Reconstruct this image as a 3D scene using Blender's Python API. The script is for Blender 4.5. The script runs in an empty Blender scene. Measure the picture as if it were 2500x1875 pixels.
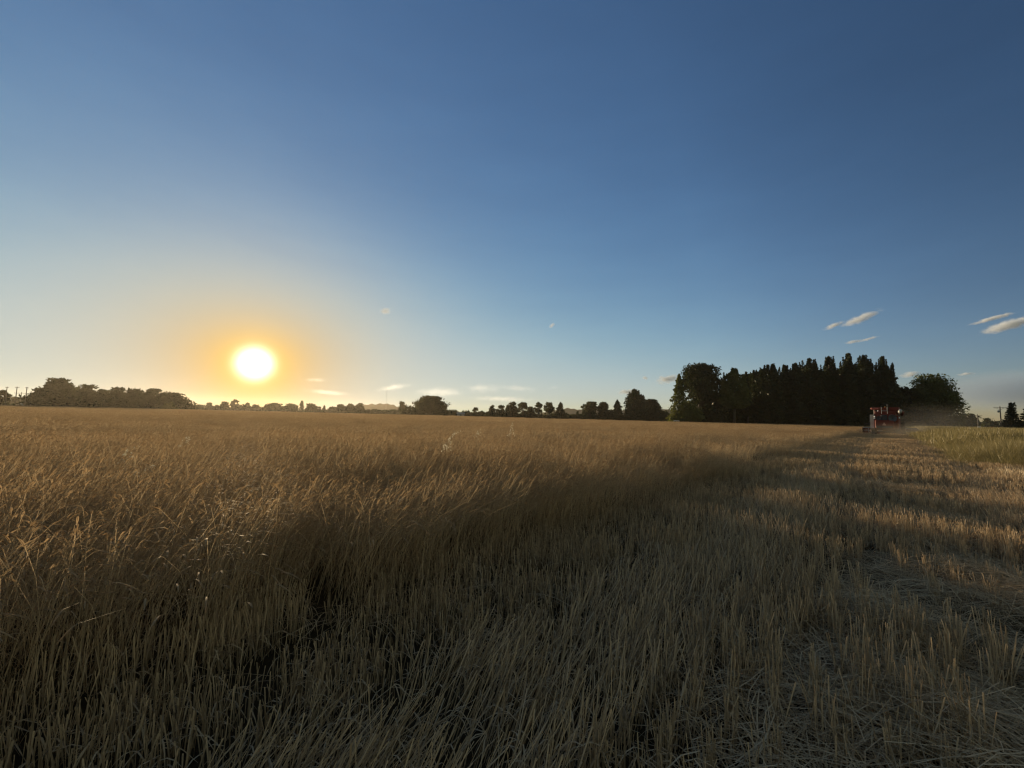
import bpy, math, random
import numpy as np
from mathutils import Matrix, Vector

# ------------------------------------------------------------------ camera
SC = bpy.context.scene
COL = SC.collection
F, W, H = 942.0, 2500.0, 1875.0          # focal length and size of the photograph in its own pixels
EYE = 1.6
PITCH, ROLL = math.radians(4.64), math.radians(1.35)
RM = Matrix.Rotation(math.radians(90) + PITCH, 3, 'X') @ Matrix.Rotation(ROLL, 3, 'Z')
cam = bpy.data.cameras.new('camera'); cam.sensor_width = 36.0; cam.lens = 36.0 * F / W
cam.clip_start = 0.05; cam.clip_end = 20000.0
cam_o = bpy.data.objects.new('camera', cam); COL.objects.link(cam_o)
cam_o.matrix_world = Matrix.Translation((0, 0, EYE)) @ RM.to_4x4()
SC.camera = cam_o


def ray(px, py):
    return (RM @ Vector(((px - W / 2) / F, -(py - H / 2) / F, -1.0))).normalized()


def at(px, py, depth):
    """The point seen at a pixel of the photograph, DEPTH metres ahead."""
    d = ray(px, py)
    return Vector((0, 0, EYE)) + d * (depth / d.y)


SUN_DIR = ray(622, 888)
SUN_EL = math.asin(SUN_DIR.z)
SUN_AZ = math.atan2(SUN_DIR.x, SUN_DIR.y)

# ------------------------------------------------------------------ sky
SKY_S = 0.126
world = bpy.data.worlds.new('World'); SC.world = world; world.use_nodes = True


class NT:
    """Short-hand for building node trees."""
    def __init__(self, tree):
        self.t = tree

    def n(self, kind, **k):
        n = self.t.nodes.new(kind)
        for a, v in k.items():
            setattr(n, a, v)
        return n

    def put(self, v, sock):
        if v is None:
            return
        if hasattr(v, 'is_linked'):
            self.t.links.new(v, sock)
        else:
            sock.default_value = v

    def m(self, op, a, b=None, c=None, clamp=False):
        n = self.n('ShaderNodeMath', operation=op); n.use_clamp = clamp
        for i, v in enumerate((a, b, c)):
            self.put(v, n.inputs[i])
        return n.outputs[0]

    def v(self, op, a, b=None, s=None):
        n = self.n('ShaderNodeVectorMath', operation=op)
        self.put(a, n.inputs[0]); self.put(b, n.inputs[1])
        if s is not None:
            self.put(s, n.inputs['Scale'])
        return n.outputs['Value'] if op == 'DOT_PRODUCT' else n.outputs[0]

    def mix(self, f, a, b):
        n = self.n('ShaderNodeMix', data_type='RGBA')
        self.put(f, n.inputs[0]); self.put(a, n.inputs[6]); self.put(b, n.inputs[7])
        return n.outputs[2]

    def noise(self, scale, detail=4.0, vec=None, rough=0.55):
        n = self.n('ShaderNodeTexNoise')
        n.inputs['Scale'].default_value = scale; n.inputs['Detail'].default_value = detail
        n.inputs['Roughness'].default_value = rough
        self.put(vec, n.inputs['Vector'])
        return n.outputs[0]

    def ramp(self, f, stops):
        n = self.n('ShaderNodeValToRGB'); e = n.color_ramp.elements
        while len(e) < len(stops):
            e.new(0.5)
        for s, (p, c) in zip(e, stops):
            s.position = p; s.color = (*c, 1) if len(c) == 3 else c
        self.put(f, n.inputs[0])
        return n.outputs[0]


def build_sky():
    t = NT(world.node_tree)
    sky = t.n('ShaderNodeTexSky', sky_type='NISHITA', sun_disc=False)
    sky.sun_elevation = SUN_EL; sky.sun_rotation = SUN_AZ
    sky.air_density, sky.dust_density, sky.ozone_density, sky.altitude = 1.0, 0.5, 3.0, 800.0
    d = t.n('ShaderNodeTexCoord').outputs['Generated']
    th = t.m('MULTIPLY', t.m('ARCCOSINE', t.m('MINIMUM', t.v('DOT_PRODUCT', d, tuple(SUN_DIR)), 1.0)), 57.2958)
    sep = t.n('ShaderNodeSeparateXYZ'); t.put(d, sep.inputs[0])
    el = t.m('MULTIPLY', t.m('ARCSINE', sep.outputs[2]), 57.2958)

    def falloff(x, k, p):
        return t.m('EXPONENT', t.m('MULTIPLY', t.m('POWER', t.m('ABSOLUTE', t.m('MULTIPLY', x, 1 / k)), p), -1.0))

    def tint(col, w):
        return t.v('ADD', t.v('SCALE', tuple(c - 1 for c in col), s=w), (1, 1, 1))

    def power(v, e):
        s = t.n('ShaderNodeSeparateXYZ'); t.put(v, s.inputs[0]); c = t.n('ShaderNodeCombineXYZ')
        for i in range(3):
            t.put(t.m('POWER', s.outputs[i], e), c.inputs[i])
        return c.outputs[0]

    c = t.v('MULTIPLY', sky.outputs[0], tint((1.575, 1.316, 1.279), falloff(t.m('MAXIMUM', el, 0.0), 15.06, 1.5)))
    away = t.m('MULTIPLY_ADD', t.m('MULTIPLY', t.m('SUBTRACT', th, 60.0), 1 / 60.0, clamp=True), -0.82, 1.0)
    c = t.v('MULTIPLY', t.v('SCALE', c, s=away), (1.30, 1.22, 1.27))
    # unseen sky behind the camera, boosted as an added warm fill for the stubble
    back_fill = t.m('SMOOTHSTEP' if 0 else 'MULTIPLY', t.m('SUBTRACT', th, 98.0), 1 / 30.0, clamp=True)
    c = t.v('MULTIPLY', c, tint((11.4, 6.6, 3.0), back_fill))
    # unseen sky overhead, a warm tint added to take blue out of the shade
    c = t.v('MULTIPLY', c, tint((1.7, .95, .42), t.m('MULTIPLY', t.m('SUBTRACT', el, 56.0), 1 / 10.0, clamp=True)))
    # barely visible cirrus and unevenness in the air
    str_ = t.v('MULTIPLY', d, (1.0, 1.6, 4.5))
    wisp = t.noise(2.1, 7, str_, 0.62); broad = t.noise(1.1, 3, d, 0.5)
    c = t.v('SCALE', c, s=t.m('ADD', t.m('MULTIPLY_ADD', wisp, 0.24, 0.88), t.m('MULTIPLY_ADD', broad, 0.12, -0.06)))
    # dusty evening air: the brightness near the sun levels off, to orange close to it
    lim_n, lim_f = (0.66, 0.355, 0.045), (0.47, 0.545, 0.515)
    up = t.m('MULTIPLY', t.m('MAXIMUM', t.m('SUBTRACT', el, math.degrees(SUN_EL)), 0.0), 1.0)
    tv = t.m('SQRT', t.m('ADD', t.m('MULTIPLY', th, th), t.m('MULTIPLY', up, up)))
    lim = t.v('ADD', t.v('SCALE', tuple(a - b for a, b in zip(lim_n, lim_f)), s=falloff(tv, 9.8, 1.4)), lim_f)
    c = t.v('SCALE', c, s=SKY_S)
    c = t.v('DIVIDE', c, power(t.v('ADD', power(t.v('DIVIDE', c, lim), 2.5), (1, 1, 1)), 0.4))
    c = t.v('SCALE', c, s=1 / SKY_S)
    # the sun's own glare in that air
    core = t.v('SCALE', (1.0, 0.98, 0.92), s=t.m('MULTIPLY', falloff(th, 1.6, 2.3), 20.0))
    ring = t.v('SCALE', (1.5, 0.85, 0.08), s=t.m('MULTIPLY', falloff(th, 3.1, 1.3), 2.9))
    c = t.v('ADD', c, t.v('ADD', core, ring))
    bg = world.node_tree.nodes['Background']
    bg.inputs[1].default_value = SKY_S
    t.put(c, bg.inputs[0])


build_sky()

# ------------------------------------------------------------------ sun and exposure
sun = bpy.data.lights.new('sun', 'SUN'); sun.energy = 5.0; sun.angle = math.radians(0.5); sun.color = (1.0, 0.79, 0.52)
sun_o = bpy.data.objects.new('sun', sun); COL.objects.link(sun_o)
sun_o.rotation_euler = SUN_DIR.to_track_quat('Z', 'Y').to_euler()
SC.view_settings.view_transform = 'Standard'; SC.view_settings.look = 'None'
SC.view_settings.exposure = 0.25; SC.view_settings.gamma = 1.0
SC.render.engine = 'CYCLES'
cy = SC.cycles
cy.max_bounces = 10; cy.diffuse_bounces = 3; cy.glossy_bounces = 2; cy.transmission_bounces = 4
cy.transparent_max_bounces = 8; cy.volume_bounces = 6
cy.volume_step_rate = 1.0; cy.volume_max_steps = 128
cy.use_denoising = True; cy.denoiser = 'OPENIMAGEDENOISE'; cy.denoising_input_passes = 'RGB_ALBEDO_NORMAL'
SC.cycles.filter_width = 1.3
cy.sample_clamp_indirect = 3.0

# ------------------------------------------------------------------ helpers
RNG = np.random.default_rng(7)


def tag(o, label=None, cat=None, group=None, kind=None):
    for k, v in (('label', label), ('category', cat), ('group', group), ('kind', kind)):
        if v:
            o[k] = v
    return o


def link(name, data, parent=None, loc=None):
    o = bpy.data.objects.new(name, data); COL.objects.link(o)
    if parent is not None:
        o.parent = parent
    if loc is not None:
        o.location = loc
    return o


def quads_mesh(name, verts, faces, mat, attr=None, smooth=False):
    """A mesh from numpy arrays: verts (n,3), faces (m,4) or (m,3)."""
    me = bpy.data.meshes.new(name)
    verts = np.asarray(verts, np.float32); faces = np.asarray(faces, np.int32); k = faces.shape[1]
    me.vertices.add(len(verts)); me.vertices.foreach_set('co', verts.ravel())
    me.loops.add(faces.size); me.loops.foreach_set('vertex_index', faces.ravel())
    me.polygons.add(len(faces))
    me.polygons.foreach_set('loop_start', np.arange(0, faces.size, k, dtype=np.int32))
    if smooth:
        me.polygons.foreach_set('use_smooth', np.ones(len(faces), bool))
    if attr is not None:
        a = me.attributes.new('tone', 'FLOAT', 'POINT'); a.data.foreach_set('value', np.asarray(attr, np.float32))
    me.update(calc_edges=True); me.validate()
    if mat:
        me.materials.append(mat)
    return me


class MB:
    """Collects boxes, tubes, prisms into ONE mesh."""
    def __init__(self):
        self.v, self.f = [], []

    def add(self, vs, fs):
        b = len(self.v); self.v += [tuple(x) for x in vs]; self.f += [tuple(b + i for i in f) for f in fs]
        return self

    def box(self, lo, hi, bevel=0.0, rot=None, piv=None):
        x0, y0, z0 = lo; x1, y1, z1 = hi
        if bevel <= 0:
            vs = [(x, y, z) for z in (z0, z1) for x, y in ((x0, y0), (x1, y0), (x1, y1), (x0, y1))]
            fs = [(3, 2, 1, 0), (4, 5, 6, 7), (0, 1, 5, 4), (1, 2, 6, 5), (2, 3, 7, 6), (3, 0, 4, 7)]
        else:
            b = min(bevel, (x1 - x0) * .45, (y1 - y0) * .45, (z1 - z0) * .45)
            def oct8(i):
                return [(x0 + b + i, y0 + i), (x1 - b - i, y0 + i), (x1 - i, y0 + b + i), (x1 - i, y1 - b - i),
                        (x1 - b - i, y1 - i), (x0 + b + i, y1 - i), (x0 + i, y1 - b - i), (x0 + i, y0 + b + i)]
            vs, fs = [], []
            for z, i in ((z0, b * .5), (z0 + b, 0), (z1 - b, 0), (z1, b * .5)):
                vs += [(x, y, z) for x, y in oct8(i)]
            for r in range(3):
                fs += [(r * 8 + k, r * 8 + (k + 1) % 8, r * 8 + 8 + (k + 1) % 8, r * 8 + 8 + k) for k in range(8)]
            fs += [tuple(range(7, -1, -1)), tuple(range(24, 32))]
        if rot is not None:
            p = Vector(piv); vs = [p + rot @ (Vector(v) - p) for v in vs]
        return self.add(vs, fs)

    def tube(self, pts, rad, n=8, cap=True):
        pts = [Vector(p) for p in pts]; rad = rad if hasattr(rad, '__len__') else [rad] * len(pts)
        vs, fs = [], []
        for i, p in enumerate(pts):
            d = (pts[min(i + 1, len(pts) - 1)] - pts[max(i - 1, 0)]).normalized()
            u = d.orthogonal().normalized() if i == 0 else (u - d * u.dot(d)).normalized()
            w = d.cross(u)
            vs += [p + (u * math.cos(a) + w * math.sin(a)) * rad[i] for a in (2 * math.pi * k / n for k in range(n))]
        for i in range(len(pts) - 1):
            fs += [(i * n + k, i * n + (k + 1) % n, i * n + n + (k + 1) % n, i * n + n + k) for k in range(n)]
        if cap:
            fs += [tuple(range(n - 1, -1, -1)), tuple(range((len(pts) - 1) * n, len(pts) * n))]
        return self.add(vs, fs)

    def lathe(self, c, axis, prof, n=24):
        """Rings of (offset along axis, radius) about a centre."""
        ax = Vector(axis).normalized(); u = ax.orthogonal().normalized(); w = ax.cross(u); c = Vector(c)
        vs, fs = [], []
        for o, r in prof:
            vs += [c + ax * o + (u * math.cos(a) + w * math.sin(a)) * r for a in (2 * math.pi * k / n for k in range(n))]
        for i in range(len(prof) - 1):
            fs += [(i * n + k, i * n + (k + 1) % n, i * n + n + (k + 1) % n, i * n + n + k) for k in range(n)]
        return self.add(vs, fs)

    def prism(self, poly, x0, x1):
        """A side outline of (y, z) pulled from x0 to x1."""
        n = len(poly)
        vs = [(x0, y, z) for y, z in poly] + [(x1, y, z) for y, z in poly]
        fs = [tuple(range(n)), tuple(range(2 * n - 1, n - 1, -1))] + [(k, n + k, n + (k + 1) % n, (k + 1) % n) for k in range(n)]
        return self.add(vs, fs)

    def build(self, name, mat, parent=None, smooth=False):
        me = bpy.data.meshes.new(name); me.from_pydata([tuple(v) for v in self.v], [], self.f); me.update()
        if smooth:
            me.polygons.foreach_set('use_smooth', [True] * len(me.polygons))
        me.materials.append(mat)
        return link(name, me, parent)


def new_mat(name):
    m = bpy.data.materials.new(name); m.use_nodes = True
    m.node_tree.nodes.clear()
    t = NT(m.node_tree); return m, t, t.n('ShaderNodeOutputMaterial')


def solid(name, col, rough=0.6, metal=0.0, var=0.25, scale=3.0, alpha_dirt=None):
    """Painted or bare surface with uneven, slightly dusty colour."""
    m, t, out = new_mat(name)
    b = t.n('ShaderNodeBsdfPrincipled')
    co = t.n('ShaderNodeTexCoord').outputs['Object']
    f = t.noise(scale, 6, co)
    dirt = alpha_dirt or tuple(min(1, c * .6 + .05) for c in col)
    c = t.mix(t.ramp(f, [(0.38, (0, 0, 0)), (0.72, (1, 1, 1))]), (*[c * (1 - var * .5) for c in col], 1), (*[a * (1 - var) + d * var for a, d in zip(col, dirt)], 1))
    t.put(c, b.inputs['Base Color'])
    t.put(t.m('MULTIPLY_ADD', f, 0.25, rough - 0.1), b.inputs['Roughness'])
    b.inputs['Metallic'].default_value = metal
    t.put(b.outputs[0], out.inputs[0])
    return m


def leafy(name, lo, hi, trans=0.35, trans_col=None, gloss=0.03, rough=0.45, attr=True):
    """Thin plant matter: reflects and lets light through; colour runs from lo to hi by each leaf's own tone."""
    m, t, out = new_mat(name)
    f = t.n('ShaderNodeAttribute', attribute_name='tone').outputs['Fac'] if attr else t.noise(0.6, 3)
    c = t.mix(f, (*lo, 1), (*hi, 1))
    df = t.n('ShaderNodeBsdfDiffuse'); t.put(c, df.inputs[0])
    tr = t.n('ShaderNodeBsdfTranslucent')
    t.put(c if trans_col is None else t.mix(0.6, c, (*trans_col, 1)), tr.inputs[0])
    gl = t.n('ShaderNodeBsdfGlossy'); gl.inputs['Roughness'].default_value = rough; gl.inputs[0].default_value = (1, .95, .85, 1)
    m1 = t.n('ShaderNodeMixShader'); m1.inputs[0].default_value = trans
    t.put(df.outputs[0], m1.inputs[1]); t.put(tr.outputs[0], m1.inputs[2])
    m2 = t.n('ShaderNodeMixShader'); m2.inputs[0].default_value = gloss
    t.put(m1.outputs[0], m2.inputs[1]); t.put(gl.outputs[0], m2.inputs[2])
    t.put(m2.outputs[0], out.inputs[0])
    return m


def hash_noise(x, y, seed=0, scale=1.0):
    """Smooth value noise in 0..1 for numpy arrays."""
    x = np.asarray(x, float) * scale + seed * 17.31; y = np.asarray(y, float) * scale - seed * 5.77
    xi, yi = np.floor(x), np.floor(y); xf, yf = x - xi, y - yi
    u, v = xf * xf * (3 - 2 * xf), yf * yf * (3 - 2 * yf)
    def h(a, b):
        s = np.sin(a * 127.1 + b * 311.7 + seed * 74.7) * 43758.5453
        return s - np.floor(s)
    return (h(xi, yi) * (1 - u) + h(xi + 1, yi) * u) * (1 - v) + (h(xi, yi + 1) * (1 - u) + h(xi + 1, yi + 1) * u) * v


# the combine drives along HEAD; side distances are counted to its left, along LEFT
HEADING = math.radians(44.5)
HEAD = np.array([math.sin(HEADING), math.cos(HEADING)])
LEFT = np.array([-math.cos(HEADING), math.sin(HEADING)])
EDGE = 3.35                                # the standing crop begins this far left of the camera's own line


def side(x, y):
    return x * LEFT[0] + y * LEFT[1]


def along(x, y):
    return x * HEAD[0] + y * HEAD[1]

# ------------------------------------------------------------------ ground
def build_ground():
    m, t, out = new_mat('field_soil')
    co = t.n('ShaderNodeTexCoord').outputs['Object']
    f1 = t.noise(0.35, 8, co, 0.65); f2 = t.noise(14.0, 5, co, 0.7)
    c = t.ramp(f2, [(0.3, (0.022, 0.016, 0.010)), (0.55, (0.045, 0.033, 0.020)), (0.8, (0.11, 0.08, 0.045))])
    c = t.mix(t.m('MULTIPLY', f1, 0.5), c, (0.06, 0.05, 0.026, 1))
    b = t.n('ShaderNodeBsdfDiffuse'); t.put(c, b.inputs[0])
    bp = t.n('ShaderNodeBump'); bp.inputs['Strength'].default_value = 0.6; bp.inputs['Distance'].default_value = 0.03
    t.put(f2, bp.inputs['Height']); t.put(bp.outputs[0], b.inputs['Normal'])
    t.put(b.outputs[0], out.inputs[0])
    s = 1390.0
    g = link('ground', quads_mesh('ground', [(-s, -s, 0), (s, -s, 0), (s, s, 0), (-s, s, 0)], [(0, 1, 2, 3)], m))
    tag(g, kind='structure')
    # pale dry grass beyond the crop
    m, t, out = new_mat('dry_pasture')
    f = t.noise(0.15, 8, t.n('ShaderNodeTexCoord').outputs['Object'], 0.7)
    c = t.ramp(f, [(0.3, (0.16, 0.12, 0.06)), (0.7, (0.34, 0.26, 0.13))])
    b = t.n('ShaderNodeBsdfDiffuse'); t.put(c, b.inputs[0]); t.put(b.outputs[0], out.inputs[0])
    pts = [(-420, 170), (-40, 170), (60, 128), (330, 128), (700, 420), (700, 900), (-900, 900), (-900, 420)]
    me = bpy.data.meshes.new('far_field'); me.from_pydata([(x, y, 0.004) for x, y in pts], [], [tuple(range(len(pts)))])
    me.materials.append(m)
    tag(link('far_field', me), kind='structure')


build_ground()


def build_hills():
    m, t, out = new_mat('hill_scrub')
    f = t.noise(0.02, 8, t.n('ShaderNodeTexCoord').outputs['Object'], 0.7)
    b = t.n('ShaderNodeBsdfDiffuse')
    t.put(t.ramp(f, [(0.3, (0.05, 0.055, 0.045)), (0.7, (0.13, 0.115, 0.08))]), b.inputs[0]); t.put(b.outputs[0], out.inputs[0])
    depth = 1100.0
    for knots in ([(860, 1004), (885, 991), (905, 987), (930, 985), (950, 986), (966, 991), (990, 1002)],
                  [(1300, 1012), (1340, 1004), (1362, 1000), (1385, 996), (1402, 999), (1423, 1000), (1450, 997), (1500, 1001), (1560, 1004), (1605, 998), (1625, 999), (1640, 1001), (1700, 1010), (1760, 1020)]):
        xs = [k[0] for k in knots]; ys = [k[1] for k in knots]
        vs, fs = [], []
        n, rows = 60, 8
        for i in range(n + 1):
            px = xs[0] + (xs[-1] - xs[0]) * i / n
            top = at(px, float(np.interp(px, xs, ys)) - 0.6 * math.sin(px * .21) * math.sin(px * .07), depth)
            for r in range(rows + 1):
                q = r / rows * 2 - 1                                   # front foot, crest, back foot
                z = max(top.z, 0.5) * math.cos(q * math.pi / 2) ** 1.3 - 0.5
                w = 1 + q * 0.16
                vs.append((top.x * w, depth * w + 14 * math.sin(px * .05 + r), z + (1 - abs(q)) * 1.5 * math.sin(px * .4 + r * 2)))
        for i in range(n):
            for r in range(rows):
                a = i * (rows + 1) + r
                fs.append((a, a + rows + 1, a + rows + 2, a + 1))
        h = link('hills', quads_mesh('hills', vs, fs, m, smooth=True))
        tag(h, kind='structure')


build_hills()

# ------------------------------------------------------------------ straw, stubble, grass as scattered tiles
def ribbons(path, width, yaw):
    """path (n,s,3), width (n,s), yaw (n,) -> verts, quads: one thin blade each."""
    n, s, _ = path.shape
    sidev = np.stack([np.cos(yaw), np.sin(yaw), np.zeros(n)], 1)[:, None, :]
    a = path - sidev * width[:, :, None] * .5; b = path + sidev * width[:, :, None] * .5
    v = np.stack([a, b], 2).reshape(-1, 3)
    base = (np.arange(n) * s * 2)[:, None]; k = np.arange(s - 1)[None, :] * 2
    q = (base + k)[..., None] + np.array([0, 1, 3, 2])
    return v, q.reshape(-1, 4)


class Tile:
    def __init__(self):
        self.v, self.f, self.t = [], [], []
        self.n = 0

    def add(self, path, width, yaw, tone):
        v, q = ribbons(path, width, yaw)
        self.v.append(v); self.f.append(q + self.n); self.n += len(v)
        self.t.append(np.repeat(tone, path.shape[1] * 2))

    def mesh(self, name, mat):
        return quads_mesh(name, np.concatenate(self.v), np.concatenate(self.f), mat, np.clip(np.concatenate(self.t), 0, 1))


def stems(r, base, h, lean, lean_dir, droop, segs=5):
    """Curved stem paths. lean = sideways run over height, droop = extra bend at the top."""
    n = len(h); tt = np.linspace(0, 1, segs)[None, :]
    run = (lean[:, None] * tt ** 1.2 + droop[:, None] * tt ** 4) * h[:, None]
    z = h[:, None] * (tt - 0.5 * (lean[:, None] * tt) ** 2 * .6 - droop[:, None] * .55 * tt ** 6)
    wob = (r.random((n, 1)) - .5) * .03 * np.sin(tt * 6 + r.random((n, 1)) * 6) * h[:, None]
    x = base[:, 0:1] + np.cos(lean_dir)[:, None] * run + wob
    y = base[:, 1:2] + np.sin(lean_dir)[:, None] * run + wob * .5
    return np.stack([x, y, z], 2)


def wheat_tile(seed, size, count, w=0.0032, ear_w=0.0095, lean=(0.10, 0.35), leaf=0.6, hmul=1.0, segs=5):
    r = np.random.default_rng(seed); T = Tile()
    base = (r.random((count, 2)) - .5) * size
    h = hmul * (0.80 + 0.26 * r.random(count) ** 1.3 - 0.22 * (r.random(count) < .25))
    ln = lean[0] + (lean[1] - lean[0]) * r.random(count) ** 1.4
    ld = r.normal(0.05, 0.75, count); wild = r.random(count) < .12; ld[wild] = r.random(wild.sum()) * 6.28
    droop = 0.04 + 0.13 * r.random(count) ** 2
    P = stems(r, base, h, ln, ld, droop, segs)
    tone = 0.35 + 0.4 * r.random(count)
    yaw = r.random(count) * 3.14
    T.add(P, np.full((count, segs), w) * np.linspace(1.1, .7, segs)[None, :], yaw, tone)
    # ears: nodding heads beyond the stem tip
    d = P[:, -1] - P[:, -2]; d /= np.linalg.norm(d, axis=1, keepdims=True)
    L = 0.06 + 0.05 * r.random(count)
    nod = 0.25 + 0.9 * r.random(count)
    k = np.linspace(0, 1, 4)
    E = P[:, -1][:, None, :] + d[:, None, :] * (L[:, None] * k)[..., None]
    E[:, :, 0] += np.cos(ld)[:, None] * (nod * L)[:, None] * k ** 2 * .8
    E[:, :, 1] += np.sin(ld)[:, None] * (nod * L)[:, None] * k ** 2 * .8
    E[:, :, 2] -= (nod * L)[:, None] * k ** 2 * .8
    ew = ear_w * np.array([.55, 1.0, .95, .25])[None, :] * (0.8 + .5 * r.random((count, 1)))
    et = 0.05 + 0.35 * r.random(count)
    T.add(E, ew, yaw, et); T.add(E, ew * .9, yaw + 1.57, et)
    # dry leaves
    nl = int(count * leaf)
    if nl:
        i = r.integers(0, count, nl); lv = r.integers(1, segs - 1, nl)
        b = P[i, lv]; a = r.random(nl) * 6.28; ll = 0.10 + .16 * r.random(nl)
        k = np.linspace(0, 1, 4)[None, :]
        X = b[:, 0:1] + np.cos(a)[:, None] * ll[:, None] * k; Y = b[:, 1:2] + np.sin(a)[:, None] * ll[:, None] * k
        Z = b[:, 2:3] + ll[:, None] * (.5 * k - .9 * k ** 2)
        T.add(np.stack([X, Y, Z], 2), np.full((nl, 4), w * 1.35) * np.array([.7, 1, .8, .2]), a + 1.57 + r.normal(0, .4, nl), .3 + .7 * r.random(nl))
    return T


def stubble_tile(seed, size, rows, per, w=0.0050, h=(0.15, 0.28), lean=0.10, flat=0.0, leaf=.4):
    """Cut stalks in drilled rows along +X of the tile."""
    r = np.random.default_rng(seed); T = Tile()
    n = rows * per
    gap = size / rows
    clump = (r.random(n) * size / .05).astype(int) * .05 + r.normal(0, .012, n)
    base = np.stack([clump - size / 2, (np.repeat(np.arange(rows), per) + .5) * gap - size / 2 + r.normal(0, .022, n)], 1)
    hh = h[0] + (h[1] - h[0]) * r.random(n) ** .7
    ln = np.abs(r.normal(lean, .12, n)); ld = r.random(n) * 6.28
    if flat > 0:
        hh = hh * (1 + .35 * flat)
        fl = r.random(n) < flat
        ln[fl] = .45 + .75 * r.random(fl.sum()) ** 1.5; ld[fl] = r.normal(0.15, .28, fl.sum())
        hh[fl] *= .95
    P = stems(r, base, hh, ln, ld, np.zeros(n), 3)
    P[:, :, 2] = np.maximum(P[:, :, 2], 0.012 + 0.03 * r.random((n, 1)))
    P[:, 0, 2] = 0.0
    tone = .25 + .6 * r.random(n)
    yaw = r.random(n) * 3.14
    T.add(P, np.full((n, 3), w) * (.7 + .6 * r.random((n, 1))), yaw, tone)
    T.add(P, np.full((n, 3), w) * .6, yaw + 1.57, tone)
    nl = int(n * leaf)
    if nl:
        a = r.random(nl) * 6.28; ll = .06 + .14 * r.random(nl); b = P[r.integers(0, n, nl), 1]
        k = np.linspace(0, 1, 4)[None, :]
        X = b[:, 0:1] + np.cos(a)[:, None] * ll[:, None] * k; Y = b[:, 1:2] + np.sin(a)[:, None] * ll[:, None] * k
        Z = np.maximum(b[:, 2:3] + ll[:, None] * (.5 * k - 1.1 * k ** 2), .01)
        T.add(np.stack([X, Y, Z], 2), np.full((nl, 4), w * 1.3) * np.array([.7, 1, .8, .2]), a + 1.57, .1 + .8 * r.random(nl))
    return T


def straw_tile(seed, size, n, w=0.0042, h=.16, L=(.12, .48)):
    r = np.random.default_rng(seed); T = Tile()
    c = r.normal(0, size * .28, (n, 2)); a = r.normal(0.3, .9, n); ll = L[0] + (L[1] - L[0]) * r.random(n) ** 1.5
    z = .015 + h * r.random(n) * np.exp(-(c ** 2).sum(1) / (size * .5) ** 2); tilt = r.normal(0, .18, n); bow = r.normal(0, .10, n)
    k = np.linspace(-.5, .5, 4)[None, :]
    X = c[:, 0:1] + np.cos(a)[:, None] * ll[:, None] * k - np.sin(a)[:, None] * bow[:, None] * ll[:, None] * (k * 2) ** 2
    Y = c[:, 1:2] + np.sin(a)[:, None] * ll[:, None] * k + np.cos(a)[:, None] * bow[:, None] * ll[:, None] * (k * 2) ** 2
    Z = np.maximum(z[:, None] + tilt[:, None] * ll[:, None] * k + .03 * (1 - (k * 2) ** 2), .008)
    Z = np.where(Z > .20, .20 + (Z - .20) * .15, Z)
    T.add(np.stack([X, Y, Z], 2), np.full((n, 4), w) * (.6 + .8 * r.random((n, 1))), a + 1.57 + r.normal(0, .5, n), .2 + .8 * r.random(n))
    return T


def grass_tile(seed, size, n, h=(.6, 1.25), w=.007, lean=.35, heads=.15, bias=0.0):
    r = np.random.default_rng(seed); T = Tile()
    base = (r.random((n, 2)) - .5) * size
    hh = h[0] + (h[1] - h[0]) * r.random(n) ** 1.2
    ln = np.abs(r.normal(lean * .5, lean * .6, n)); ld = r.normal(.1, 1.2, n)
    P = stems(r, base, hh, ln, ld, .1 + .25 * r.random(n), 5)
    cl = hash_noise(base[:, 0], base[:, 1], seed, 2.2 / size * 1.5)
    T.add(P, w * np.array([.9, 1., .9, .6, .15])[None, :] * (.6 + .8 * r.random((n, 1))), r.random(n) * 3.14, np.clip(r.random(n) ** 1.6 + .5 * (cl - .5) + bias, 0, 1))
    m = int(n * heads)
    if m:
        b = (r.random((m, 2)) - .5) * size; hh = h[1] * (.95 + .25 * r.random(m))
        Q = stems(r, b, hh, .05 + .2 * r.random(m), r.random(m) * 6.28, .1 * r.random(m), 5)
        T.add(Q, w * np.array([.4, .4, .4, 1.6, .5])[None, :] * np.ones((m, 1)), r.random(m) * 3.14, .75 + .25 * r.random(m))
    return T


def weed_tile(seed, n=150, R=.26, h=.11):
    r = np.random.default_rng(seed); T = Tile()
    c = r.normal(0, R * .45, (n, 2)); z = h * r.random(n) * np.exp(-(c ** 2).sum(1) / R ** 2); a = r.random(n) * 6.28
    ll = .03 + .05 * r.random(n); k = np.linspace(0, 1, 3)[None, :]
    X = c[:, 0:1] + np.cos(a)[:, None] * ll[:, None] * k; Y = c[:, 1:2] + np.sin(a)[:, None] * ll[:, None] * k
    Z = z[:, None] + ll[:, None] * (.4 * k - .5 * k ** 2)
    T.add(np.stack([X, Y, Z], 2), np.full((n, 3), .011) * np.array([.5, 1, .1]), a + 1.57, r.random(n))
    return T


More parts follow.
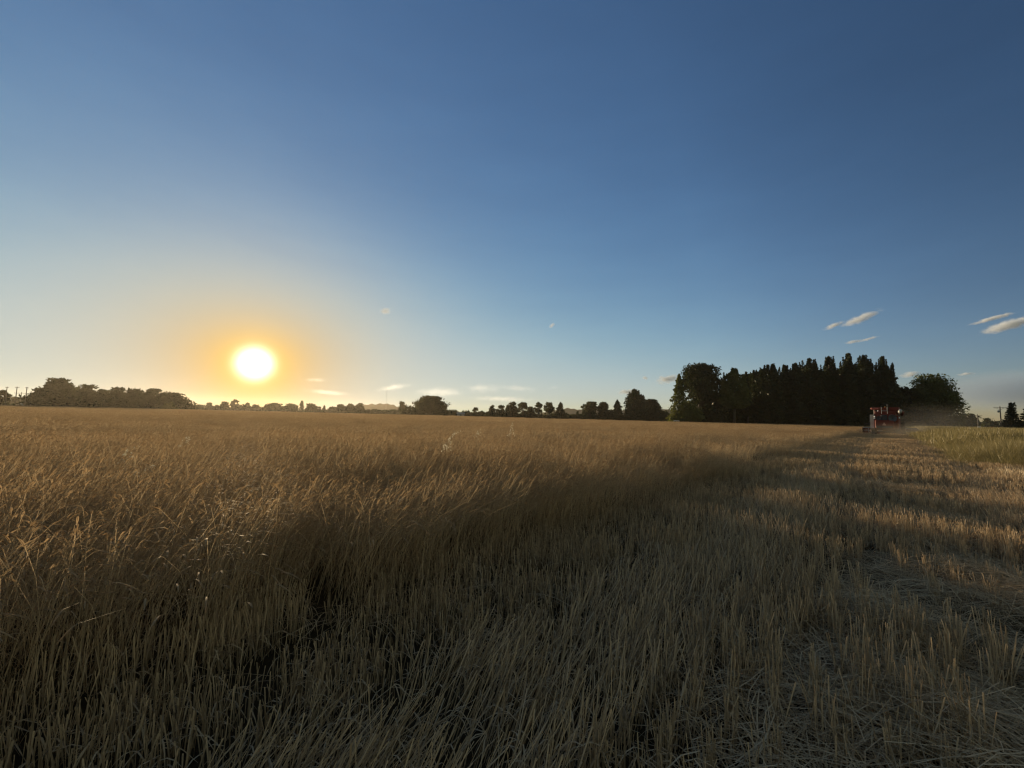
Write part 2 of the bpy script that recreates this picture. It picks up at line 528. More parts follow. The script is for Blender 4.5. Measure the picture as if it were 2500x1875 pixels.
def scatter(name, tiles, pts, rot, scl, which):
    """ONE object: a cloud of points with a tile instanced on every point."""
    src = bpy.data.collections.new(name + '_tiles')
    for i, me in enumerate(tiles):
        src.objects.link(bpy.data.objects.new('%s_tile_%02d' % (name, i), me))
    n = len(pts)
    me = bpy.data.meshes.new(name); me.vertices.add(n)
    me.vertices.foreach_set('co', np.asarray(pts, np.float32).ravel())
    for nm, ty, arr in (('rot', 'FLOAT_VECTOR', rot), ('scl', 'FLOAT_VECTOR', scl), ('which', 'INT', which)):
        a = me.attributes.new(nm, ty, 'POINT')
        a.data.foreach_set('vector' if ty == 'FLOAT_VECTOR' else 'value', np.ascontiguousarray(arr, np.int32 if ty == 'INT' else np.float32).ravel())
    o = link(name, me)
    g = bpy.data.node_groups.new(name, 'GeometryNodeTree')
    g.interface.new_socket('Geometry', in_out='INPUT', socket_type='NodeSocketGeometry')
    g.interface.new_socket('Geometry', in_out='OUTPUT', socket_type='NodeSocketGeometry')
    t = NT(g)
    gi, go = t.n('NodeGroupInput'), t.n('NodeGroupOutput')
    ci = t.n('GeometryNodeCollectionInfo'); ci.inputs['Collection'].default_value = src
    ci.inputs['Separate Children'].default_value = True; ci.inputs['Reset Children'].default_value = True
    ip = t.n('GeometryNodeInstanceOnPoints'); ip.inputs['Pick Instance'].default_value = True
    def attr(nm, ty):
        a = t.n('GeometryNodeInputNamedAttribute', data_type=ty); a.inputs['Name'].default_value = nm
        return a.outputs[0]
    t.put(gi.outputs[0], ip.inputs['Points']); t.put(ci.outputs[0], ip.inputs['Instance'])
    t.put(attr('which', 'INT'), ip.inputs['Instance Index']); t.put(attr('scl', 'FLOAT_VECTOR'), ip.inputs['Scale'])
    er = t.n('FunctionNodeEulerToRotation'); t.put(attr('rot', 'FLOAT_VECTOR'), er.inputs[0]); t.put(er.outputs[0], ip.inputs['Rotation'])
    t.put(ip.outputs[0], go.inputs[0])
    o.modifiers.new('scatter', 'NODES').node_group = g
    return o


def grid(step, x0, x1, y0, y1, jit=.4):
    gx, gy = np.meshgrid(np.arange(x0, x1, step), np.arange(y0, y1, step))
    p = np.stack([gx.ravel(), gy.ravel()], 1)
    return p + (RNG.random(p.shape) - .5) * step * jit * 2


def in_view(p, pad=3.0, spread=1.42):
    return (np.abs(p[:, 0]) < p[:, 1] * spread + pad) & (p[:, 1] > -1.0)


STRAW = leafy('ripe_straw', (0.36, 0.23, 0.11), (0.74, 0.56, 0.33), trans=0.42, gloss=0.02)
CUT = leafy('cut_straw', (0.17, 0.105, 0.052), (0.84, 0.645, 0.395), trans=0.28, gloss=0.03)
GREEN = leafy('green_grass', (0.030, 0.058, 0.010), (0.30, 0.235, 0.095), trans=0.42)
WEED = leafy('weed_leaf', (0.03, 0.05, 0.012), (0.075, 0.105, 0.03), trans=0.35)


def crop_edge(s):
    """Where the crop begins, metres left, as it wanders along the cut."""
    return EDGE + .22 * (hash_noise(s, 0 * s, 3, .45) - .5) + .16 * (hash_noise(s, 0 * s, 4, 1.7) - .5) + .25 * (hash_noise(s, 0 * s, 5, .11) - .5)


LANES = [(5.3, 6.2), (7.3, 8.8), (11.0, 13.0), (15.0, 17.5), (19.5, 23.5), (26.0, 31.0), (34.0, 40.0), (44.0, 60.0)]


def thin_lane(p):
    """Where the crop edge stands thin and low, so that the low sun reaches the stubble behind it."""
    q = p[:, 0] * math.cos(SUN_AZ) - p[:, 1] * math.sin(SUN_AZ) + .5 * (hash_noise(p[:, 0], p[:, 1], 12, .5) - .5)   # across the sunlight
    return np.any([(q > a) & (q < b) for a, b in LANES], axis=0), q


def far_limit(x):
    return np.interp(x, [-400, -40, 40, 300], [168, 168, 122, 122])


def build_wheat():
    near = [wheat_tile(10 + i, .5, 52, lean=(.05, .32)).mesh('wheat_near', STRAW) for i in range(6)]
    lodged = [wheat_tile(30 + i, .5, 50, lean=(.35, .85), leaf=.55).mesh('wheat_leaning', STRAW) for i in range(5)]
    mid = [wheat_tile(50 + i, 1.2, 150, w=.006, ear_w=.017, leaf=.25, segs=4).mesh('wheat_mid', STRAW) for i in range(5)]
    far = [wheat_tile(70 + i, 4.0, 420, w=.018, ear_w=.045, leaf=.1, segs=3).mesh('wheat_far', STRAW) for i in range(4)]
    P, R, S, K = [], [], [], []

    def put(p, k, rz, s, tilt=0.0):
        n = len(p)
        P.append(np.c_[p, np.zeros(n)]); R.append(np.c_[RNG.normal(0, .03 + tilt, n), RNG.normal(0, .03 + tilt, n), rz]); S.append(np.c_[s * 0 + (.9 + .2 * RNG.random(n)), s * 0 + (.9 + .2 * RNG.random(n)), s]); K.append(k)

    def height(p):
        return .84 + .26 * (hash_noise(p[:, 0], p[:, 1], 1, .30) - .5) + .16 * (hash_noise(p[:, 0], p[:, 1], 2, 1.1) - .5)
    p = grid(.36, -22, 24, .2, 16); d = side(p[:, 0], p[:, 1]) - crop_edge(along(p[:, 0], p[:, 1]))
    r = np.hypot(p[:, 0], p[:, 1]); k = (d > 0) & in_view(p, 4) & (r < 14.5); p, d = p[k], d[k]
    h = height(p)
    thin, q = thin_lane(p)
    h = np.where(thin, np.minimum(h, .42 + .08 * d + .08 * RNG.random(len(p))), h * 1.06)
    more = (d < 3.2) & ~thin                                         # the unbroken stretches stand thick
    pm = p[more] + (RNG.random((more.sum(), 2)) - .5) * .3
    put(pm, RNG.integers(0, 6, len(pm)), RNG.normal(0, .35, len(pm)), h[more] * (.9 + .12 * RNG.random(len(pm))))
    lod = (hash_noise(p[:, 0], p[:, 1], 6, .55) > np.where(d < .8, .45, .68)) | ((p[:, 0] < -1.0) & (d < 1.2) & (RNG.random(len(p)) < .75))
    put(p[~lod], RNG.integers(0, 6, (~lod).sum()), RNG.normal(0, .35, (~lod).sum()), h[~lod])
    put(p[lod], RNG.integers(6, 11, lod.sum()), RNG.normal(0, .35, lod.sum()), h[lod])
    p = grid(1.0, -75, 80, .2, 56); d = side(p[:, 0], p[:, 1]) - crop_edge(along(p[:, 0], p[:, 1]))
    r = np.hypot(p[:, 0], p[:, 1]); k = (d > .45) & in_view(p, 5) & (r >= 13.8) & (r < 48); p = p[k]
    h = height(p); d = side(p[:, 0], p[:, 1]) - EDGE; thin, q = thin_lane(p)
    h = np.where(thin, np.minimum(h, .44 + .08 * d + .08 * RNG.random(len(p))), h)
    put(p, RNG.integers(11, 16, len(p)), RNG.normal(0, .5, len(p)), h)
    p = grid(3.0, -290, 260, 10, 175); d = side(p[:, 0], p[:, 1]) - EDGE
    r = np.hypot(p[:, 0], p[:, 1]); s = along(p[:, 0], p[:, 1])
    k = ((d > 1.8) | ((s > 76) & (d > -4.5))) & in_view(p, 8) & (r >= 46) & (p[:, 1] < far_limit(p[:, 0])); p = p[k]
    put(p, RNG.integers(16, 20, len(p)), RNG.normal(0, .6, len(p)), height(p))
    # the strip beside the cut and around the combine, in finer tiles so that its edge is true
    p = grid(.9, 20, 110, 20, 112); d = side(p[:, 0], p[:, 1]) - crop_edge(along(p[:, 0], p[:, 1])); s = along(p[:, 0], p[:, 1])
    k = (d > .4) & (d < 4.0) & (np.hypot(p[:, 0], p[:, 1]) > 46); p = p[k]
    put(p, RNG.integers(11, 16, len(p)), RNG.normal(0, .5, len(p)), height(p))
    o = scatter('wheat', near + lodged + mid + far, np.concatenate(P), np.concatenate(R), np.concatenate(S), np.concatenate(K))
    tag(o, 'ripe brown wheat standing uncut across the field', 'wheat', kind='stuff')
    return sum(len(x) for x in P)


def build_stubble():
    up = [stubble_tile(110 + i, .55, 3, 36, h=(.12, .25), leaf=.45).mesh('stubble_upright', CUT) for i in range(6)]
    flat = [stubble_tile(130 + i, .55, 3, 36, flat=.94, h=(.17, .29), leaf=.7).mesh('stubble_pressed', CUT) for i in range(5)]
    tall = [stubble_tile(150 + i, .55, 3, 40, h=(.20, .34), leaf=.8).mesh('stubble_tall', CUT) for i in range(4)]
    mid = [stubble_tile(170 + i, .8, 4, 44, w=.007, h=(.16, .32)).mesh('stubble_mid', CUT) for i in range(4)]
    flat2 = [stubble_tile(180 + i, .8, 4, 40, w=.007, flat=.85, h=(.12, .24)).mesh('stubble_mid_pressed', CUT) for i in range(3)]
    P, R, S, K = [], [], [], []

    def put(p, k, s):
        n = len(p)
        P.append(np.c_[p, np.zeros(n)]); R.append(np.c_[np.zeros(n), np.zeros(n), math.pi / 2 - HEADING + RNG.normal(0, .10, n)]); S.append(np.c_[np.ones(n), np.ones(n), s]); K.append(k)
    p = grid(.40, -6, 22, -.6, 17, .5); dd = side(p[:, 0], p[:, 1]); s = along(p[:, 0], p[:, 1]); d = dd - crop_edge(s)
    r = np.hypot(p[:, 0], p[:, 1]); k = (d < .12) & (dd > -4.6) & in_view(p, 2) & (r < 15) & (r > .5); p, dd, s, r = p[k], dd[k], s[k], r[k]
    n = len(p)
    wob = .25 * (hash_noise(s, s * 0, 21, .35) - .5)
    track = (np.abs(dd - 1.35 - wob) < .48) | (np.abs(dd + 1.62 + wob) < .42)
    big = (hash_noise(p[:, 0], p[:, 1], 22, .7) > .62) & ~track
    which = np.where(track, RNG.integers(6, 11, n), np.where(big, RNG.integers(11, 15, n), RNG.integers(0, 6, n)))
    bare = (np.abs(dd + .35) < .75) & (s < 6.4) & (RNG.random(n) < .7)     # under the straw heap little stands
    band = np.clip((hash_noise(s, dd * .3, 25, .62) - .5) * 3.2, -1, 1) * np.clip((s - 5.5) / 2, 0, 1) * (dd < 1.0)
    hs = (.84 + .24 * hash_noise(p[:, 0], p[:, 1], 23, .9) + .04 * RNG.random(n)) * (1 + .30 * band)
    which = np.where((band < -.5) & ~track & (RNG.random(n) < .6), RNG.integers(6, 11, n), which)
    P.append(np.zeros((0, 3))); R.append(np.zeros((0, 3))); S.append(np.zeros((0, 3))); K.append(np.zeros(0, int))
    put(p[~bare], which[~bare], hs[~bare])
    p = grid(.56, 2, 62, 4, 62, .5); dd = side(p[:, 0], p[:, 1]); s = along(p[:, 0], p[:, 1]); d = dd - crop_edge(s); r = np.hypot(p[:, 0], p[:, 1])
    k = (d < .1) & (dd > -4.2) & (r > 14.2) & (s < 72); p, dd, s = p[k], dd[k], s[k]; n = len(p)
    track = (np.abs(dd - 1.4) < .55) | (np.abs(dd + 1.6) < .5)
    put(p, np.where(track, RNG.integers(19, 22, n), RNG.integers(15, 19, n)), .72 + .75 * hash_noise(s, dd * .22, 26, .55) + .35 * (hash_noise(s, dd, 27, 1.3) - .5))
    o = scatter('stubble', up + flat + tall + mid + flat2, np.concatenate(P), np.concatenate(R), np.concatenate(S), np.concatenate(K))
    tag(o, 'cut straw stubble in drilled rows with pressed wheel tracks', 'stubble', kind='stuff')
    # loose straw
    tiles = [straw_tile(200 + i, .9, 45).mesh('loose_straw', CUT) for i in range(4)] + [straw_tile(210 + i, 1.0, 420, h=.26, L=(.2, .7)).mesh('straw_mat', CUT) for i in range(4)] + [straw_tile(220 + i, 2.2, 200, w=.010, h=.25, L=(.3, .9)).mesh('straw_far', CUT) for i in range(3)]
    P, K = [], []
    p = grid(.55, -5, 16, 0, 14, .5); dd = side(p[:, 0], p[:, 1]); r = np.hypot(p[:, 0], p[:, 1])
    k = (dd < EDGE - .1) & (dd > -3.5) & in_view(p, 2) & (r < 14); p, dd = p[k], dd[k]
    s = along(p[:, 0], p[:, 1])
    mat = (np.exp(-((dd + .35) / .8) ** 2) * (.5 + hash_noise(p[:, 0], p[:, 1], 31, .8)) > .5) & ((s < 6.6) | (RNG.random(len(p)) < .3))
    few = ~mat & (RNG.random(len(p)) < .28)
    P.append(p[mat]); K.append(RNG.integers(4, 8, mat.sum())); P.append(p[few]); K.append(RNG.integers(0, 4, few.sum()))
    p = grid(1.4, 4, 60, 6, 60, .5); dd = side(p[:, 0], p[:, 1]); r = np.hypot(p[:, 0], p[:, 1]); s = along(p[:, 0], p[:, 1])
    k = (np.abs(dd + .2) < 1.2 + .8 * hash_noise(s, s * 0, 32, .3)) & (r >= 13.5) & (s < 70) & (RNG.random(len(p)) < .8)
    P.append(p[k]); K.append(RNG.integers(8, 11, k.sum()))
    p = np.concatenate(P); n = len(p)
    o = scatter('loose_straw', tiles, np.c_[p, np.zeros(n)], np.c_[np.zeros((n, 2)), RNG.random(n) * 6.28], np.c_[np.ones((n, 2)), .6 + .7 * RNG.random(n)], np.concatenate(K))
    tag(o, 'loose threshed straw lying over the stubble', 'straw', kind='stuff')


def build_grass():
    tiles = [grass_tile(300 + i, 1.0, 460, lean=.6, w=.0042, heads=.3, bias=(-.22, -.12, .30, .5)[i]).mesh('tall_grass', GREEN) for i in range(4)] + [grass_tile(310 + i, 2.4, 560, w=.012, heads=.6, h=(.6, 1.35), lean=.7, bias=(-.15, .0, .25)[i]).mesh('tall_grass_far', GREEN) for i in range(3)]
    p = grid(.7, 10, 48, 12, 40, .5); dd = side(p[:, 0], p[:, 1]); r = np.hypot(p[:, 0], p[:, 1])
    edge = -1.75 - .5 * hash_noise(along(p[:, 0], p[:, 1]), dd * 0, 41, .4)
    k = (dd < edge) & (along(p[:, 0], p[:, 1]) > 20.2 + 2.5 * hash_noise(dd, dd * 0, 42, .8)) & in_view(p, 4) & (r < 34); a = p[k]
    p = grid(1.7, 20, 200, 12, 122, .5); dd = side(p[:, 0], p[:, 1]); r = np.hypot(p[:, 0], p[:, 1])
    k = (dd < -2.6) & in_view(p, 6) & (r >= 33) & (dd > -90); b = p[k]
    q = np.concatenate([a, b]); n = len(q)
    patch = hash_noise(q[:, 0], q[:, 1], 47, .42) + .25 * RNG.random(n) + .30 * np.clip(1 + (side(q[:, 0], q[:, 1]) + 1.7) / 2.5, 0, 1)
    which = np.where(np.arange(n) < len(a), np.digitize(patch, (.48, .66, .92)), 4 + np.digitize(patch, (.55, .8)))
    hz = (.60 + .46 * hash_noise(q[:, 0], q[:, 1], 43, .35)) * np.clip(.45 + .22 * (-1.7 - side(q[:, 0], q[:, 1])), .45, 1.0) * np.clip(.4 + .16 * (along(q[:, 0], q[:, 1]) - 20.5), .4, 1.0)
    o = scatter('tall_grass', tiles, np.c_[q, np.zeros(n)], np.c_[np.zeros((n, 2)), RNG.normal(0, .6, n)], np.c_[np.ones((n, 2)), hz], which)
    tag(o, 'tall green grass with tan seed heads along the cut', 'grass', kind='stuff')
    # dry grass left standing along the right of the cut
    tiles = [grass_tile(330 + i, .7, 90, h=(.18, .38), w=.005, heads=.3).mesh('dry_grass', CUT) for i in range(4)]
    p = grid(.5, 2, 30, .5, 26, .5); dd = side(p[:, 0], p[:, 1]); s = along(p[:, 0], p[:, 1])
    k = (dd < -2.15 - .5 * hash_noise(s, s * 0, 44, .5)) & (s < 24.5) & in_view(p, 2) & (hash_noise(p[:, 0], p[:, 1], 45, .5) > .25)
    p = p[k]; n = len(p)
    o = scatter('dry_grass', tiles, np.c_[p, np.zeros(n)], np.c_[np.zeros((n, 2)), RNG.normal(0, .8, n)], np.c_[np.ones((n, 2)), .6 + .6 * hash_noise(p[:, 0], p[:, 1], 46, .6)], RNG.integers(0, 4, n))
    tag(o, 'tan dry grass standing beside the stubble', 'grass', kind='stuff')
    # low green weeds in the stubble and under the crop edge
    tiles = [weed_tile(350 + i).mesh('low_weeds', WEED) for i in range(4)]
    p = grid(.5, -5, 18, .3, 16, .6); dd = side(p[:, 0], p[:, 1]); d = dd - EDGE
    pr = np.where(np.abs(d + .25) < .45, .22, .03) * (hash_noise(p[:, 0], p[:, 1], 51, .6) > .5)
    k = (d < .2) & (dd > -3.5) & in_view(p, 2) & (RNG.random(len(p)) < pr); p = p[k]; n = len(p)
    sc = .7 + .8 * RNG.random(n)
    o = scatter('low_weeds', tiles, np.c_[p, np.zeros(n)], np.c_[np.zeros((n, 2)), RNG.random(n) * 6.28], np.c_[sc, sc, sc], RNG.integers(0, 4, n))
    tag(o, 'low dark green weeds between the stubble rows', 'weeds', kind='stuff')


N_WHEAT = build_wheat()
build_stubble()
build_grass()

# ------------------------------------------------------------------ trees
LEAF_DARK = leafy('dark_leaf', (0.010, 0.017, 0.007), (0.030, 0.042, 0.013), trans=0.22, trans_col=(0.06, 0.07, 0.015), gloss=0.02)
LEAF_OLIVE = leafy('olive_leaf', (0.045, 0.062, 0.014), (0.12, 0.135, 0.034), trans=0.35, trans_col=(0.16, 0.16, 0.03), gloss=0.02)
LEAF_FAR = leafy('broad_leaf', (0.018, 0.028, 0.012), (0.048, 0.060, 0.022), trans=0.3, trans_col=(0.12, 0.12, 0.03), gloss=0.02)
BARK = solid('bark', (0.085, 0.065, 0.048), .9, scale=2.0, var=.5)


def leaf_quads(pts, size, r, up=0.0):
    """Small pointed leaf sprays at the points, each with its own tilt."""
    n = len(pts)
    a = r.normal(size=(n, 3)); a[:, 2] += up; a /= np.linalg.norm(a, axis=1, keepdims=True)
    b = r.normal(size=(n, 3)); b -= a * (a * b).sum(1, keepdims=True); b /= np.linalg.norm(b, axis=1, keepdims=True)
    s = size * (.55 + .9 * r.random((n, 1)))
    c = np.asarray(pts)
    v = np.stack([c - a * s, c - b * s * .42 + a * s * .1, c + a * s, c + b * s * .42 + a * s * .1], 1).reshape(-1, 3)
    return v, np.arange(n * 4).reshape(n, 4)


def blob_points(r, c, rad, n, shell=.45):
    d = r.normal(size=(n, 3)); d /= np.linalg.norm(d, axis=1, keepdims=True)
    k = 1 + .22 * np.sin(d[:, 0] * 5 + c[0]) * np.sin(d[:, 1] * 4 + c[1] * 2) + .18 * np.sin(d[:, 2] * 7 + c[2])
    q = (shell + (1 - shell) * r.random(n)) ** .8 * k
    return np.asarray(c) + d * np.asarray(rad) * q[:, None]


def spire_points(r, base, z0, z1, rad, n, lean=(0, 0)):
    t = r.random(n) ** .85
    prof = np.minimum(1, (t * 5 + .25)) * (1 - t) ** .55 * 1.08
    a = r.random(n) * 6.283
    lump = 1 + .28 * np.sin(a * 3 + t * 9 + base[0]) * np.sin(t * 23 + a * 2) + .12 * r.normal(size=n)
    q = rad * prof * lump * np.sqrt(.12 + .88 * r.random(n))
    return np.stack([base[0] + np.cos(a) * q + lean[0] * t, base[1] + np.sin(a) * q + lean[1] * t, z0 + (z1 - z0) * t], 1)


def limb(mb, p0, p1, r0, r1, r, bend=.12):
    p0, p1 = Vector(p0), Vector(p1); m = (p0 + p1) / 2; L = (p1 - p0).length
    m += Vector((r.normal(), r.normal(), .4)) * L * bend * .5
    mb.tube([p0, m, p1], [r0, (r0 + r1) / 2, r1], 6)


def plant_tree(kind, xl, xr, top, depth, label, name='tree', leaf=None, cat='tree', group=None, base=.10, dens=1.0, seed=0, lean=0.0, n_top=3, foot=None):
    r = np.random.default_rng(1000 + seed + int(xl * 3 + top))
    pl, pr = at(xl, top, depth), at(xr, top, depth)
    tp = at((xl + xr) / 2, top, depth)
    X, Y, Ht, Wd = tp.x, depth, tp.z, pr.x - pl.x
    Wd *= math.cos(math.atan2(X, Y)) ** 1                   # the lens stretches things sideways towards the edge
    R = Wd / 2
    root = bpy.data.objects.new(name, None); COL.objects.link(root); root.location = (X, Y, 0); root.empty_display_size = .5
    tag(root, label, cat, group)
    root.rotation_euler.z = -math.atan2(X, Y)               # local x runs across the line of sight
    mb = MB(); pts = []; tips = []
    px_m = 386.0 / math.hypot(X, Y)                          # rendered pixels per metre, only to choose leaf size
    leaf_s = max(.16, min(1.1 / px_m, R * .3))
    if kind == 'dome' and depth < 130:
        leaf_s *= .68
    if kind == 'poplar':
        z0 = Ht * base; tr = .05 * R + .16
        mb.tube([(0, 0, -.1), (0.1 * R, 0, Ht * .4), (0, 0, Ht * .86)], [tr * 1.25, tr * .8, tr * .15], 7)
        for i in range(n_top):
            f = 0 if n_top == 1 else i / (n_top - 1) * 2 - 1
            x = f * R * .66 + r.normal() * R * .11; y = r.normal() * R * .35
            zt = Ht * (1.0 - (.06 + .10 * abs(f) ** 2 + .06 * r.random()) * (n_top > 1))
            if n_top > 1 and i == n_top // 2:
                zt = Ht
            rr = R * (1.0 if n_top == 1 else (.66 if n_top == 2 else (1.15 / n_top + .10) * (.7 + .8 * r.random())))
            a = rr * 1.7 * (zt - z0)
            pts.append(spire_points(r, (x, y), z0 + r.random() * .06 * Ht, zt, rr, int(6.5 * dens * a / leaf_s ** 2), (lean * Ht * .1, 0)))
            for s in range(7):                                # small side tips that fray the outline
                q = .45 + .5 * r.random(); an = r.random() * 6.28
                pr_ = rr * (1 - q) ** .5
                c = (x + math.cos(an) * pr_ * .8 + lean * Ht * .1 * q, y + math.sin(an) * pr_ * .8)
                zb = z0 + (zt - z0) * q
                pts.append(spire_points(r, c, zb - .03 * Ht, zb + (.05 + .07 * r.random()) * Ht, rr * .22, int(14 + 30 * dens)))
            for s in range(4):
                zb = z0 + (zt - z0) * (.1 + .2 * s)
                limb(mb, (0, 0, zb * .8), (x + r.normal() * rr * .4, y, zb + .14 * Ht), tr * .35, .03, r)
        if n_top > 1:                                         # the shared body under the tips, round-shouldered
            n = int(6.5 * dens * R * 2 * (Ht - z0) / leaf_s ** 2); t_ = r.random(n); a_ = r.random(n) * 6.283
            sh = .93 - .05 * r.random()
            cap = np.sqrt(np.clip(1 - np.clip((t_ / sh - .72) / .28, 0, 1) ** 2, 0, 1)) * (t_ < sh)
            q_ = R * 1.03 * np.minimum(1, .6 + t_ * 3) * cap * np.sqrt(.1 + .9 * r.random(n)) * (1 + .16 * np.sin(a_ * 3 + t_ * 11) * np.sin(t_ * 31 + a_) + .06 * r.normal(size=n))
            pts.append(np.stack([np.cos(a_) * q_ + lean * Ht * .1 * t_, np.sin(a_) * q_, z0 + (Ht - z0) * t_], 1))
            for s in range(n_top * 3):                       # short ragged tips along the shoulder
                x = (r.random() * 2 - 1) * R * .95; ym = r.normal() * R * .2
                zs = z0 + (Ht - z0) * sh * (.72 + .28 * math.sqrt(max(0, 1 - (x / R) ** 2)))
                L = Ht * (.04 + .10 * r.random() ** 1.2)
                tips.append(spire_points(r, (x + lean * Ht * .1, ym), zs - Ht * .10, min(zs + L, Ht), R * (.12 + .14 * r.random()), int(90 * dens) + 40, (lean * .6 + .1 * r.normal(), 0)))
    elif kind in ('round', 'gappy', 'dome'):
        z0 = Ht * base; zc = (Ht + z0) / 2; rz = (Ht - z0) / 2
        tr = .06 * R + .1
        mb.tube([(0, 0, -.1), (r.normal() * .06 * R, 0, z0 * .6 + Ht * .1), (r.normal() * .1 * R, 0, zc)], [tr * 1.35, tr, tr * .55], 7)
        k = {'round': 26, 'dome': 30, 'gappy': 17}[kind]
        for i in range(k):
            u = r.normal(size=3); u /= np.linalg.norm(u)
            if kind == 'dome':
                u[2] = abs(u[2]) * 1.2 - .55
            q = (.50 + .28 * r.random()) if kind != 'gappy' else (.55 + .3 * r.random())
            lr = R * ((.30 + .16 * r.random()) if kind != 'gappy' else (.22 + .22 * r.random()))
            c = (u[0] * R * q, u[1] * R * q, zc + u[2] * rz * q * 1.12)
            lrz = min(lr * .85, Ht - c[2] if Ht - c[2] > lr * .3 else lr * .5)
            n = int(3.6 * dens * (lr * 2) ** 2 / leaf_s ** 2 * (.8 if kind == 'gappy' else .65)) + 20
            pts.append(blob_points(r, c, (lr, lr, max(lrz, lr * .4)), n))
            if i % 2 == 0:
                limb(mb, (0, 0, z0 * .7 + .25 * (zc - z0)), c, tr * .4, .04, r)
        # the topmost and outermost tufts set the outline
        pts.append(blob_points(r, (R * .1 * r.normal(), 0, Ht - rz * .2), (R * (.62 if kind == 'dome' else .45), R * .45, rz * .22), int(60 * dens) + int(2 * R * R / leaf_s ** 2)))
        if kind != 'gappy':
            pts.append(blob_points(r, (0, 0, zc), (R * .72, R * .7, rz * .8), int(3.0 * dens * R * rz * 3 / leaf_s ** 2), .1))
    elif kind == 'cone':
        z0 = Ht * base
        mb.tube([(0, 0, -.1), (0, 0, Ht * .5), (0, 0, Ht * .9)], [.05 * R + .12, .04 * R + .06, .03], 6)
        n = int(9 * dens * R * (Ht - z0) / leaf_s ** 2)
        t = r.random(n) ** 1.25; a = r.random(n) * 6.283
        tier = .72 + .38 * np.abs(np.sin(t * 15 + a)) + .12 * r.normal(size=n)
        q = R * (1 - t) ** .8 * tier * np.sqrt(.12 + .88 * r.random(n))
        pts.append(np.stack([np.cos(a) * q, np.sin(a) * q, z0 + (Ht - z0) * t - .12 * q], 1))
        for i in range(14):
            tt = .1 + .8 * r.random(); an = r.random() * 6.28; rr = R * (1 - tt) ** .8
            pts.append(blob_points(r, (math.cos(an) * rr, math.sin(an) * rr, z0 + (Ht - z0) * tt), (R * .16, R * .16, R * .09), 30))
    elif kind == 'spruce':
        mb.tube([(0, 0, -.1), (0, 0, Ht * .55), (0, 0, Ht * .98)], [.16, .1, .02], 6)
        leaf_s *= .62; tiers = 15
        for i in range(tiers):
            t = i / (tiers - 1); zt = Ht * (.06 + .88 * t); rr = R * (1 - t) ** .85 + .12
            for j in range(11):
                an = j / 11 * 6.283 + i * .7 + r.normal() * .15; L = rr * (.75 + .4 * r.random())
                m = int(16 + 60 * dens * L / R)
                k = r.random(m) ** .7
                w = .17 * L * (1 - k * .8)
                p = np.stack([np.cos(an) * L * k + r.normal(size=m) * w * .6, np.sin(an) * L * k + r.normal(size=m) * w * .6,
                              zt - .30 * L * k + .20 * L * k ** 3 - np.abs(r.normal(size=m)) * w * .35], 1)
                pts.append(p)
                if j % 3 == 0:
                    mb.tube([(0, 0, zt), (math.cos(an) * L * .8, math.sin(an) * L * .8, zt - .16 * L)], [.03, .01], 4)
        pts.append(spire_points(r, (0, 0), Ht * .82, Ht, R * .16, 60))
        pts.append(spire_points(r, (R * .28, .1), Ht * .72, Ht * .99, R * .16, 60))
    elif kind == 'bush':
        k = max(5, int(2.2 * R / max(Ht, .6) * 4))
        for i in range(min(k, 22)):
            x = (i + .5 + .5 * r.normal()) / k * 2 * R - R; x = max(-R * .9, min(R * .9, x))
            hh = Ht * (.62 + .38 * r.random()) * (1 - .35 * abs(x / R) ** 3)
            pts.append(blob_points(r, (x, r.normal() * R * .25, hh * .52), (max(R / k * 2.2, Ht * .35), R * .4 + .4, hh * .5), int(3.2 * dens * hh * max(R / k * 3, Ht * .6) / leaf_s ** 2) + 25))
        pts.append(blob_points(r, (R * .2 * r.normal(), 0, Ht * .8), (R * .35, R * .3, Ht * .2), 40))
    if kind == 'dome':
        pts.append(blob_points(r, (0, 0, zc), (R * .98, R * .8, rz * .92), int(3.2 * dens * R * rz * 3 / leaf_s ** 2), .3))
    if kind == 'dome' or foot:
        n = int(4 * dens * R * 2 * Ht * .3 / leaf_s ** 2)
        pts.append(np.stack([(r.random(n) * 2 - 1) * R * 1.02, r.normal(size=n) * R * .3, r.random(n) * Ht * (foot or .5) * (.8 + .3 * np.sin(r.random(n) * 6))], 1))
        pts.append(np.stack([(r.random(n) * 2 - 1) * R * .95, r.normal(size=n) * R * .3, r.random(n) * Ht * .25], 1))
    p = np.concatenate(pts)
    p = p[(p[:, 2] > .05) & (p[:, 2] < Ht * 1.01)]
    v, f = leaf_quads(p, leaf_s, r, .15 if kind == 'poplar' else 0)
    if tips:
        q = np.concatenate(tips); v2, f2 = leaf_quads(q, leaf_s * .62, r, .6)
        f = np.concatenate([f, f2 + len(v)]); v = np.concatenate([v, v2]); p = np.concatenate([p, q])
    tone = np.repeat(np.clip(.45 + .25 * np.sin(p[:, 0] * 1.3 + p[:, 2] * .9) + .2 * r.normal(size=len(p)), 0, 1), 4)
    link('crown' if kind != 'bush' else 'foliage', quads_mesh('crown', v, f, leaf or LEAF_FAR, tone), root)
    if mb.v:
        mb.build('trunk', BARK, root, True)
    else:
        s = MB()
        for i in range(4):
            limb(s, (R * .15 * r.normal(), 0, -.05), (R * .5 * r.normal(), R * .2 * r.normal(), Ht * .6), .06, .02, r)
        s.build('stem', BARK, root)
    return root


